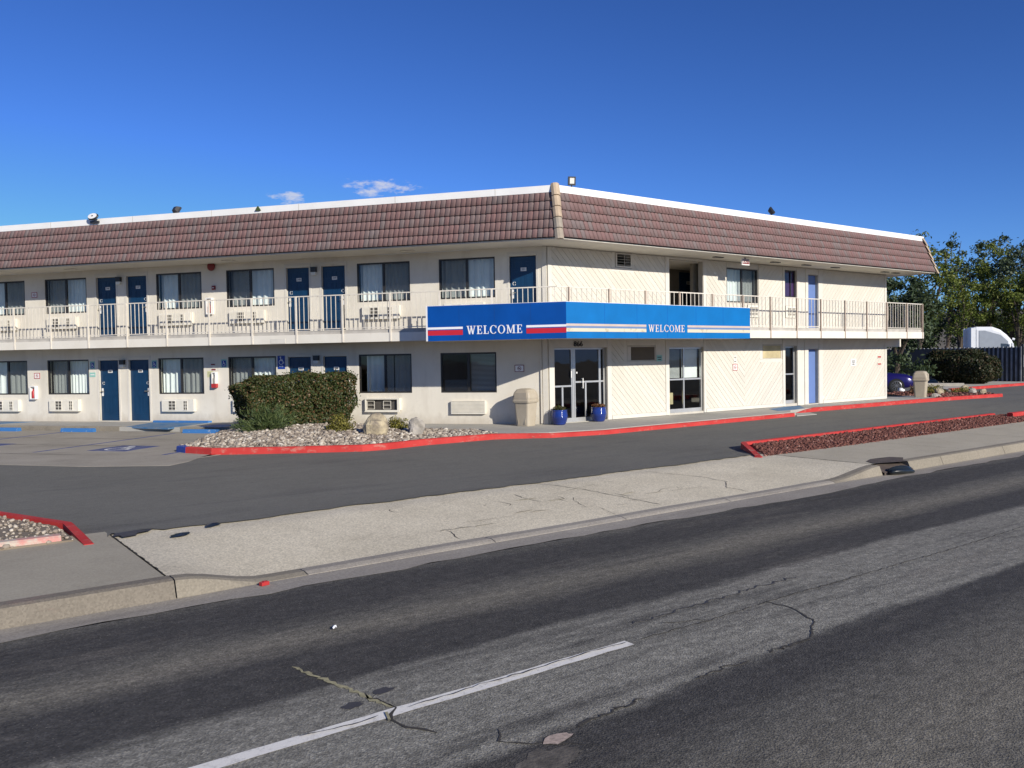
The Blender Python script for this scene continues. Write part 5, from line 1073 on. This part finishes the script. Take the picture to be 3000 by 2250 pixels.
pot((0.10, -0.33, -0.012), 'ribbed blue glazed pot left of the entrance doors', 'low withered greenery in the blue pot left of the entrance', False)
pot((1.70, -0.22, -0.012), 'ribbed blue glazed pot in front of the entrance door handle side', 'dry reddish brown flowers in the blue pot by the open entrance', True)
# --- boulders and rocks
def rock(name, loc, rad, seed, mat, lab, rough=0.28, grp=None):
    o = MB().blob((0, 0, rad[2]*0.55), rad, seed, rough, 16, 10, zmin=-0.06).build(name, mat, None, loc, smooth=False); tag(o, lab, 'rock', grp); return o
rock('boulder', (-5.45, 0.15, moundz(-5.45, 0.15)-0.02), (0.34, 0.27, 0.33), 6, 'boulder_tan', 'rounded tan and brown boulder between the two yellowish shrubs', 0.16)
rock('boulder', (-4.3, 0.15, moundz(-4.3, 0.15)-0.02), (0.22, 0.19, 0.30), 9, 'boulder_grey', 'pointed pale grey boulder right of the small bushy shrub', 0.22)
for i, (x, y, rx, rz_2, lab) in enumerate(((20.2, -0.85, 0.36, 0.16, 'flat pale slab rock beside the far litter bin'), (22.8, 0.3, 0.34, 0.22, 'tilted grey rock behind the flat slab rock'), (24.6, 0.75, 0.22, 0.13, 'small cream rock amid yellow tufts in the far bed'), (26.3, 0.85, 0.35, 0.25, 'tall rough rock at the back of the far lava bed'), (24.3, -0.45, 0.30, 0.22, 'peaked brownish rock in the far lava bed'), (23.7, -1.15, 0.26, 0.20, 'peaked pale rock beside the end of the far red kerb'))): rock('landscape_rock', (x, y, -0.06), (rx*0.72, rx*0.5, rz_2*0.85), 40+i, 'boulder_tan' if i % 2 else 'boulder_grey', lab, 0.2)
# --- clipped hedge, shrubs
def hedge():
    e = tag(empty('hedge', (-5.95, 4.1, 0.1)), 'dense clipped green hedge with bronze leaf tips in the gravel bed', 'hedge')
    def gen(g, n_):
        n_ = int(n_*1.15); u = g.uniform(-1, 1, (n_, 3)); k = g.integers(0, 4, n_); ax = np.where(k == 0, 0, np.where(k == 1, 2, 1)); sg = np.sign(g.uniform(-1, 1, n_)); sg = np.where(ax == 2, 1, sg)
        u[np.arange(n_), ax] = sg*(1-np.abs(g.normal(0, 0.09, n_))); m = np.abs(u)
        p4 = (m**9).sum(1)**(1/9.); u = u/np.maximum(p4, 1)[:, None]
        X = u[:, 0]*1.68; Y = u[:, 1]*0.72; Z = (u[:, 2]+1)*0.5
        top = 1.30+0.10*np.tanh((X+1.0)*2)+0.04*np.sin(X*5)+0.03*np.sin(Y*7+X*3); zz = 0.04+Z*top
        fl = 1-0.13*(1-Z)*(X < 0)-0.05*(1-Z)*(X > 0); lump = 1+0.035*np.sin(X*6+zz*5)+0.03*np.sin(zz*9+Y*6)
        lump = lump*np.where(g.random(n_) < 0.05, g.uniform(1.0, 1.09, n_), 1.0); zz = zz*np.where(g.random(n_) < 0.04, g.uniform(1.0, 1.08, n_), 1.0); hole = (np.sin(X*4.1+1)*np.sin(zz*5.3+2)*np.sin(Y*3+X*1.7) > 0.50); lump = np.where(hole, lump*0.86, lump)
        P = np.stack([X*fl*lump, Y*(1-0.12*(1-Z))*lump, zz], 1); N_ = np.zeros_like(P); N_[np.arange(n_), ax] = sg
        return P, N_*1.2
    leaves(30000, 0.062, gen, 'hedge_leaf', 12, 'foliage', e, 0.6)
    def gen2(g, n_):
        u = g.uniform(-0.88, 0.88, (n_, 3)); return np.stack([u[:, 0]*1.65, u[:, 1]*0.62, 0.1+(u[:, 2]+1)*0.58], 1), u
    leaves(9000, 0.10, gen2, 'hedge_leaf', 13, 'inner_foliage', e, 0.7)
    mb = MB(); r_ = random.Random(3)
    for k in range(26):
        x, y = r_.uniform(-1.4, 1.4), r_.uniform(-0.45, 0.45); mb.tube([(x*0.9, y*0.7, -0.15), (x, y, 0.5), (x*1.05+r_.uniform(-.15, .15), y*1.1, 1.15)], [0.025, 0.016, 0.006], 5)
    mb.build('stems', 'bark', e)
hedge()
def shrub(name, loc, rad, n_, size, mat, lab, seed, cat='shrub', aspect=0.5, spiky=0.0):
    e = tag(empty(name, loc), lab, cat)
    def gen(g, n2):
        d = g.normal(size=(n2, 3)); d[:, 2] = np.abs(d[:, 2]); d /= np.linalg.norm(d, axis=1)[:, None]; q = g.random(n2)**(0.4 if n2 < 9000 else 0.2)
        l_ = 1+0.18*np.sin(d[:, 0]*5+seed)+0.14*np.sin(d[:, 1]*6+d[:, 2]*4); P = d*(q*l_)[:, None]*np.array(rad); P[:, 2] += 0.02; return P, d*(1+spiky)
    leaves(n_, size, gen, mat, seed, 'foliage', e, aspect, upbias=0.0)
    mb = MB(); r_ = random.Random(seed)
    for k in range(14): a = r_.uniform(0, 6.28); q = r_.uniform(0.2, 0.8); mb.cone((0, 0, -0.08), (rad[0]*q*math.cos(a), rad[1]*q*math.sin(a), rad[2]*r_.uniform(0.5, 0.95)), 0.012, 0.004, 5)
    mb.build('stems', 'bark', e); return e
def conifer(loc):
    e = tag(empty('juniper_shrub', loc), 'feathery dark green juniper at the left foot of the hedge', 'shrub'); V = []; F = []; g = random.Random(8); n_ = 0
    for k in range(90):                         # arching sprays, each a spine with fine needles
        a = g.uniform(0, 6.28); el = g.uniform(0.15, 1.3); L = g.uniform(0.45, 0.85); d = Vector((math.cos(a)*math.cos(el), math.sin(a)*math.cos(el)*0.8, math.sin(el)*0.9))
        for j in range(60):
            t0 = g.uniform(0.2, 1.0); p = d*L*t0 + Vector((g.uniform(-.05, .05), g.uniform(-.05, .05), -0.10*t0*t0+g.uniform(-.05, .05)))
            t_ = (d*0.8+Vector((g.uniform(-.6, .6), g.uniform(-.6, .6), g.uniform(-.3, .6)))).normalized(); w = t_.cross(Vector((g.uniform(-1, 1), g.uniform(-1, 1), g.uniform(-1, 1)))).normalized()*0.008; l_ = g.uniform(0.05, 0.11)
            V += [p-w, p+w, p+t_*l_+w*0.4, p+t_*l_-w*0.4]; F.append((n_, n_+1, n_+2, n_+3)); n_ += 4
    link('foliage', npmesh('foliage', [tuple(v) for v in V], F, 'conifer_leaf'), e)
    MB().cone((0, 0, -0.1), (0, 0, 0.5), 0.03, 0.01, 6).build('stem', 'bark', e)
conifer((-7.3, 2.75, moundz(-7.3, 2.75))); bpy.data.objects['juniper_shrub'].scale = (1.15, 1.1, 1.15)
shrub('low_shrub', (-5.95, 1.2, moundz(-5.95, 1.2)), (0.40, 0.36, 0.38), 1500, 0.055, 'yellow_leaf', 'low yellow green shrub on the gravel in front of the hedge', 21)
shrub('low_shrub', (-4.35, 1.1, moundz(-4.35, 1.1)), (0.30, 0.28, 0.33), 1300, 0.05, 'yellow_leaf', 'round olive shrub growing behind the pale pointed boulder', 22)
shrub('tuft_plant', (23.5, 1.0, -0.04), (0.8, 0.6, 0.40), 900, 0.11, 'yellow_leaf', 'spreading yellow tufts just right of the far bin', 23, 'plant', 0.3)
shrub('tuft_plant', (24.9, 0.25, -0.04), (0.65, 0.5, 0.26), 600, 0.10, 'yellow_leaf', 'low yellow tufts among the far rocks', 24, 'plant', 0.3)
shrub('flowering_tuft', (22.3, 1.2, -0.04), (0.25, 0.25, 0.5), 300, 0.08, 'dry_leaf', 'small reddish plant close behind the far bin', 25, 'plant')
def round_bush(loc):
    e = tag(empty('round_bush', loc), 'big rounded dark bush in front of the slatted fence', 'bush')
    def gen(g, n2):
        d = g.normal(size=(n2, 3)); d /= np.linalg.norm(d, axis=1)[:, None]; q = 1-np.abs(g.normal(0, 0.13, n2)); m = (np.abs(d)**3).sum(1)**(1/3.)
        l_ = 1+0.07*np.sin(d[:, 0]*7+d[:, 2]*5)+0.06*np.sin(d[:, 1]*8+d[:, 2]*4+1); P = d/m[:, None]*(q*l_)[:, None]*np.array((1.25, 2.0, 0.98)); P[:, 2] += 1.08; P[:, 1] += 0.25*(P[:, 2]-0.9); return P, d
    leaves(17000, 0.13, gen, 'bush_leaf', 26, 'foliage', e, 0.6)
    def gen2(g, n2):
        d = g.normal(size=(n2, 3)); d /= np.linalg.norm(d, axis=1)[:, None]; P = d*(0.8*g.random(n2)**0.4)[:, None]*np.array((1.25, 1.9, 0.95)); P[:, 2] += 1.08; return P, d
    leaves(5000, 0.2, gen2, 'bush_leaf', 27, 'inner_foliage', e, 0.7)
    mb = MB(); r_ = random.Random(5)
    for k in range(16): a_ = r_.uniform(0, 6.28); mb.cone((0.2*math.cos(a_), 0.3*math.sin(a_), -0.1), (0.8*math.cos(a_), 1.3*math.sin(a_), 1.2), 0.035, 0.012, 5)
    mb.build('stems', 'bark', e)
round_bush((37.0, 6.0, -0.1))
# --- wheel stops
def stop(p, rz, L, mat, lab, grp):
    e = MB().loft([[(x, -0.08, 0), (x, 0.08, 0), (x, 0.06, 0.10), (x, 0.045, 0.115), (x, -0.045, 0.115), (x, -0.06, 0.10)] for x in (-L/2, -L/2+0.02, L/2-0.02, L/2)]).build('wheel_stop', mat, None, (p[0], p[1], ZL), rz); return tag(e, lab, 'wheel stop', grp)
for s_, lab in ((17.1, 'chipped blue wheel stop below a pale ramp by the side wing'), (14.25, 'chipped blue wheel stop facing two fully visible ground floor doors'), (9.85, 'blue wheel stop half in the hedge shadow')): p = lw(s_, 2.42); stop((p.x, p.y), ANG['L'], 1.2, 'blue_paint', lab, 'blue wheel stops')
for (x, y, rz2, L, lab) in ((38.5, 8.15, R(-65), 2.2, 'long concrete wheel stop close to the slatted fence'), (32.8, 5.0, R(-62), 1.9, 'long concrete wheel stop in front of the round bush'), (31.9, 6.7, R(-62), 1.8, 'concrete wheel stop beside the purple car')): o = stop((x, y), rz2, L, 'concrete_pale', lab, 'concrete wheel stops'); o.scale = (1, 2.0, 2.2)
# --- street litter
o = MB().blob((0, 0, 0.05), (0.30, 0.12, 0.075), 77, 0.25, 22, 10, zmin=-0.005).build('drain_filter_bag', 'bag_black', None, (-0.97, -10.97, -0.238), R(-8), smooth=True); tag(o, 'black sagging filter bag lying at the storm drain mouth', 'bag')
o = bevel(MB().box(-0.042, 0.042, -0.025, 0.025, 0, 0.035).box(-0.015, 0.012, -0.02, 0.02, 0.0355, 0.04).build('red_block', 'red_paint', None, (-12.38, -10.93, -0.241), R(15)), 0.008); tag(o, 'small broken red block lying in the gutter', 'debris')
def scrap(x, y, z, r_, seed, mat, lab, name='plastic_scrap'):
    g = random.Random(seed); n_ = 11; v = [(r_*(0.5+g.random()*0.7)*math.cos(2*math.pi*k/n_), r_*0.55*(0.5+g.random()*0.7)*math.sin(2*math.pi*k/n_), 0.004+g.random()*0.022) for k in range(n_)]+[(0, 0, 0.03)]
    o = MB().add(v, [(k, (k+1) % n_, n_) for k in range(n_)]).build(name, mat, None, (x, y, z), g.uniform(0, 1)); return tag(o, lab, 'litter')
scrap(-12.55, -8.78, -0.076, 0.16, 1, 'bag_black', 'torn black plastic scrap on the pale concrete near the driveway mouth')
scrap(-12.1, -8.45, -0.07, 0.17, 2, 'bag_black', 'black plastic strip at the ragged asphalt edge')
scrap(-13.0, -8.35, -0.074, 0.3, 3, 'tar_patch', 'flattened black tar sheet next to the red kerb end')
scrap(-12.42, -12.6, -0.238, 0.035, 4, 'bag_white', 'tiny white scrap on the dark traffic lane')
o = MB().blob((0, 0, 0.12), (0.17, 0.14, 0.12), 78, 0.25, 16, 9, zmin=0).build('plastic_bag', 'bag_white', None, (25.4, 3.5, ZL), smooth=True); tag(o, 'crumpled white plastic bag beside the purple car wheel', 'bag')
# ================================================================== BACKGROUND
# slatted fence with its posts
fe = tag(empty('slat_fence', (41.7, 4.7, -0.1)), 'dark grey fence of upright ribbed slats behind the round bush', 'fence')
slm = MB().loft([[(-0.06, -0.0, z), (-0.04, -0.10, z), (0.04, -0.10, z), (0.06, 0.0, z)] for z in (0.0, 2.25)]).mesh('slat', 'fence_rib')
FD = Vector((0.02, 1.0, 0)); 
for i in range(46):
    o = sub(slm, 'slat', fe, (FD.x*i*0.27, FD.y*i*0.27, 0)); o.rotation_euler = (0, 0, R(-90))
MB().box(0.005, 0.05, 0, 12.3, 0.2, 0.28).box(0.005, 0.05, 0, 12.3, 2.0, 2.08).box(0.004, 0.03, 0, 12.3, 0.02, 2.2).build('rail', 'fence_slat', fe)
MB().box(-0.06, 0.06, -0.14, -0.03, 0, 2.4).build('post', 'fence_slat', fe)
fe2 = tag(empty('slat_fence', (41.75, 4.5, -0.1)), 'grey fence run continuing from the corner post along the lot', 'fence')
for i in range(38): o = sub(slm, 'slat', fe2, (i*0.27, -i*0.0476, 0)); 
MB().box(0, 10.2, 0.0, 0.03, 0.02, 2.2).build('rail', 'fence_slat', fe2).rotation_euler = (0, 0, math.atan2(-0.03, 0.17))
# --- semi truck behind the fence
def truck():
    e = tag(empty('semi_truck', (53.6, 11.5, -0.25), R(-50)), 'white semi truck with swept roof fairing showing above the fence', 'truck'); e.scale = (0.78, 0.9, 1.0)   # local x = forward
    hw = 1.22
    def sec(x, zt, w, zb=1.0, r_=0.25): return [(x, -w, zb), (x, -w, zt-r_), (x, -w+r_*0.6, zt), (x, w-r_*0.6, zt), (x, w, zt-r_), (x, w, zb)]
    b_ = MB().loft([sec(-2.2, 3.98, 1.12), sec(-2.0, 4.0, 1.2), sec(-0.6, 3.98, 1.22), sec(0.1, 3.75, 1.2), sec(0.7, 3.35, 1.15), sec(1.15, 2.95, 1.1), sec(1.35, 2.6, 1.08)]).build('sleeper_cab', 'truck_white', e)
    for s2 in (-1, 1):
        MB().prism_y([(-1.8, 1.3), (0.9, 1.3), (0.75, 2.85), (0.1, 3.35), (-1.3, 3.7), (-1.8, 3.7)], s2*1.223, s2*1.232).build('side_panel', 'truck_grey', b_); MB().prism_y([(0.1, 2.0), (0.95, 2.0), (0.85, 2.65), (0.1, 2.7)], s2*1.234, s2*1.24).build('side_window', 'dark_glass', b_)
        MB().box(-2.5, -2.15, s2*1.0, s2*1.2, 1.0, 3.92).build('side_fairing', 'truck_white', b_)
        MB().box(1.0, 1.15, s2*1.28, s2*1.5, 2.1, 2.7).build('mirror', 'truck_white', e); MB().cone((-1.2, s2*1.05, 0.85), (0.2, s2*1.05, 0.85), 0.3, 0.3, 16).build('fuel_tank', 'aluminium', e)
        for x in (2.6, -3.2, -4.5):
            w_ = MB().cone((x, s2*0.85, 0.5), (x, s2*1.2, 0.5), 0.5, 0.5, 24).build('wheel', 'tyre', e); MB().cone((x, s2*1.2, 0.5), (x, s2*1.215, 0.5), 0.28, 0.26, 16).build('rim', 'aluminium', w_)
    MB().prism_y([(1.16, 2.0), (1.52, 2.0), (1.28, 2.62), (1.16, 2.62)], -0.98, 0.98).build('windscreen', 'dark_glass', e)
    MB().loft([[(1.5, -1.0, 0.7), (1.5, -1.0, 1.85), (1.5, 1.0, 1.85), (1.5, 1.0, 0.7)], [(2.9, -0.95, 0.6), (2.9, -0.95, 1.75), (2.9, 0.95, 1.75), (2.9, 0.95, 0.6)], [(3.45, -0.8, 0.5), (3.45, -0.8, 1.4), (3.45, 0.8, 1.4), (3.45, 0.8, 0.5)]]).build('hood', 'truck_white', e)
    MB().box(-5.2, 1.5, -0.45, 0.45, 0.6, 0.95).build('chassis', 'dark_metal', e); MB().cone((1.35, -0.6, 3.05), (1.55, -0.6, 3.0), 0.08, 0.08).build('horn', 'truck_white', e)
truck()
# --- purple coupe, its nose past the end of the motel
def car():
    e = tag(empty('parked_car', (26.16, 5.9, ZL), R(-57)), 'deep purple coupe parked behind the end wall of the motel', 'car')   # local x = forward
    def sec(x, w, zb, zm, zt): return [(x, -w*0.94, zb), (x, -w, zb+0.15), (x, -w, zm-0.1), (x, -w*0.93, zm), (x, -w*0.6, zt), (x, w*0.6, zt), (x, w*0.93, zm), (x, w, zm-0.1), (x, w, zb+0.15), (x, w*0.94, zb)]
    st = [(-2.25, 0.75, 0.45, 0.78, 0.84), (-2.1, 0.88, 0.25, 0.9, 0.98), (-1.4, 0.92, 0.22, 0.94, 1.02), (-0.6, 0.91, 0.2, 0.93, 0.98), (0.6, 0.91, 0.2, 0.92, 0.97), (1.2, 0.92, 0.2, 0.90, 0.97), (1.9, 0.90, 0.22, 0.84, 0.91), (2.2, 0.82, 0.25, 0.72, 0.80), (2.33, 0.68, 0.35, 0.58, 0.64)]
    b_ = MB().loft([sec(*q) for q in st]).build('body', 'purple_paint', e, smooth=True)
    def rs(x, w, z): return [(x, -w, 0.92), (x, -w*0.8, z), (x, w*0.8, z), (x, w, 0.92)]
    MB().loft([rs(-1.75, 0.66, 0.97), rs(-0.9, 0.74, 1.33), rs(-0.2, 0.76, 1.38), rs(0.15, 0.74, 1.33), rs(0.95, 0.72, 0.96)]).build('greenhouse', 'dark_glass', e); MB().loft([[(x, -w, z), (x, w, z), (x, w, z+0.02), (x, -w, z+0.02)] for x, w, z in ((-0.95, 0.58, 1.335), (-0.2, 0.62, 1.385), (0.18, 0.58, 1.335))]).build('roof', 'purple_paint', e)
    for s2 in (-1, 1):
        for x in (1.45, -1.4):
            MB().cone((x, s2*0.80, 0.32), (x, s2*0.925, 0.32), 0.375, 0.375, 28).build('wheel_arch', 'black', e)
            w_ = MB().cone((x, s2*0.74, 0.325), (x, s2*0.94, 0.325), 0.325, 0.325, 28).build('wheel', 'tyre', e)
            mb = MB(); mb.cone((x, s2*0.94, 0.325), (x, s2*0.952, 0.325), 0.05, 0.045, 12)
            n_ = 24; mb.add([(x+q*math.cos(2*math.pi*k/n_), s2*yy, 0.325+q*math.sin(2*math.pi*k/n_)) for q, yy in ((0.25, 0.941), (0.225, 0.952)) for k in range(n_)], [(k, (k+1) % n_, n_+(k+1) % n_, n_+k) for k in range(n_)])
            for k in range(10): a = 2*math.pi*k/10; d = Vector((math.cos(a), 0, math.sin(a))); p = Vector((-math.sin(a), 0, math.cos(a)))*0.012; c0 = Vector((x, s2*0.948, 0.325)); mb.add([c0+d*0.04-p, c0+d*0.04+p, c0+d*0.235+p, c0+d*0.235-p], [(0, 1, 2, 3)])
            mb.build('rim', 'rim', w_)
        MB().box(2.1, 2.27, s2*0.5, s2*0.74, 0.60, 0.72).build('headlight', 'sign_white', e); MB().box(-2.27, -2.15, s2*0.4, s2*0.78, 0.68, 0.8).build('tail_light', 'dark_red', e); MB().box(0.55, 0.7, s2*0.93, s2*1.05, 0.9, 1.02).build('mirror', 'purple_paint', e)
        MB().box(-0.55, -0.35, s2*0.905, s2*0.925, 0.76, 0.79).build('door_handle', 'purple_paint', e)
car()
# --- trees beyond the fence: trunks, limbs and clumped leaf cards
def tree(name, base, h, spread, n_, size, mat, lab, seed, trunk=0.16, low=0.25, lean=(0.06, -0.04), clumps=26, grp='trees beyond the fence'):
    e = tag(empty(name, base), lab, 'tree', grp); g = random.Random(seed); mb = MB(); cents = []
    fork = h*g.uniform(0.16, 0.26); mb.tube([(0, 0, -0.3), (0.03*h*g.uniform(-1, 1), 0, fork*0.6), (lean[0]*h*0.3, lean[1]*h*0.3, fork)], [trunk*1.25, trunk, trunk*0.85], 8)
    f0 = Vector((lean[0]*h*0.3, lean[1]*h*0.3, fork))
    for k in range(6):
        a = k*1.05+g.uniform(-.4, .4); tip = Vector((lean[0]*h+spread*g.uniform(0.25, 0.8)*math.cos(a), lean[1]*h+spread*g.uniform(0.25, 0.8)*math.sin(a), h*g.uniform(0.68, 0.96)))
        mid = f0.lerp(tip, 0.5)+Vector((g.uniform(-.3, .3), g.uniform(-.3, .3), g.uniform(-.2, .4))); mb.tube([f0, mid, tip], [trunk*0.55, trunk*0.3, trunk*0.07], 6)
        for j in range(5):
            q = f0.lerp(mid, g.uniform(0.5, 1)) if j < 2 else mid.lerp(tip, g.uniform(0.1, 1)); t2 = q+Vector((g.uniform(-1, 1), g.uniform(-1, 1), g.uniform(-0.1, 0.7)))*spread*0.38; mb.cone(q, t2, trunk*0.16, trunk*0.04, 5); cents.append(t2)
        cents.append(tip); cents.append(mid.lerp(tip, 0.6))
    for k in range(clumps): a = g.uniform(0, 6.28); z = h*g.uniform(low, 1.0); w = spread*(1-0.55*abs(z/h-0.55)/0.5)*math.sqrt(g.random()); cents.append(Vector((lean[0]*z+w*math.cos(a), lean[1]*z+w*math.sin(a), z)))
    cents = [c_ for i_, c_ in enumerate(cents) if c_.z > h*low*0.8 and (low < 0.2 or i_ % 4 != 1)]; Cn = np.array([tuple(c_) for c_ in cents])
    mb.build('trunk', 'bark', e)
    def gen(r_, n2):
        k = r_.integers(0, len(Cn), n2); sc = (0.13+0.13*((k*37 % 11)/11.0))*spread; d = r_.normal(size=(n2, 3))*np.array([1, 1, 0.75])*0.55; P = Cn[k]+d*sc[:, None]; return P, d+np.array([0, 0, 0.3])
    leaves(n_, size, gen, mat, seed, 'crown', e, 0.42)
D_ = [('evergreen_tree', (34.0, 8.6), 6.6, 2.7, 9000, 0.26, 'tree_dark', 'dense dark evergreen just beyond the end of the upper balcony', 0.05),
      ('leafy_tree', (46.3, 13.8), 11.0, 2.4, 3600, 0.28, 'tree_green', 'tall thin tree whose top peeks over the roof end', 0.45),
      ('poplar_tree', (57.5, 17.3), 12.0, 1.9, 2800, 0.30, 'tree_dark', 'narrow dark windblown tree left of the gap of sky', 0.45),
      ('poplar_tree', (60.8, 17.4), 11.6, 2.0, 2800, 0.30, 'tree_dark', 'dark windblown tree right of the gap of sky', 0.45),
      ('poplar_tree', (66.5, 18.2), 13.4, 2.7, 4000, 0.34, 'tree_dark', 'tallest dark tree behind the truck', 0.45),
      ('leafy_tree', (62.2, 14.4), 11.4, 3.0, 4200, 0.32, 'tree_blue', 'grey green spreading tree to the right of the tallest tree', 0.45),
      ('leafy_tree', (61.2, 11.6), 11.6, 3.4, 5000, 0.32, 'tree_blue', 'broad grey green tree right of the truck cab', 0.35),
      ('young_tree', (56.2, 15.6), 8.6, 2.4, 4200, 0.24, 'tree_green', 'bright yellow green tree over the corner of the dark evergreen', 0.5),
      ('young_tree', (59.2, 15.1), 10.8, 2.3, 4600, 0.25, 'tree_green', 'tall yellow green tree in front of the tallest dark tree', 0.5),
      ('young_tree', (59.0, 12.2), 9.4, 2.8, 5200, 0.25, 'tree_green', 'yellow green tree beyond the corner post of the fence', 0.38),
      ('dense_tree', (66, 24.0), 6.8, 4.0, 5000, 0.36, 'tree_dark', 'low dark tree filling the gap far behind the fence', 0.12),
      ('dense_tree', (72, 19.0), 5.5, 4.2, 4000, 0.36, 'tree_dark', 'low dark tree far behind the truck roof', 0.12),
      ('dense_tree', (64, 10.0), 7.5, 4.2, 6500, 0.34, 'tree_dark', 'low dark tree far right behind the lot', 0.10)]
for i, (nm, (x, y), h_, sp_, n_, sz, mt, lab, low) in enumerate(D_): tree(nm, (x, y, -0.2), h_, sp_, int(n_*(1 if low < 0.2 else 0.62)), sz, mt, lab, 500+i, 0.12+0.008*h_, low, clumps=26 if low < 0.2 else 14)
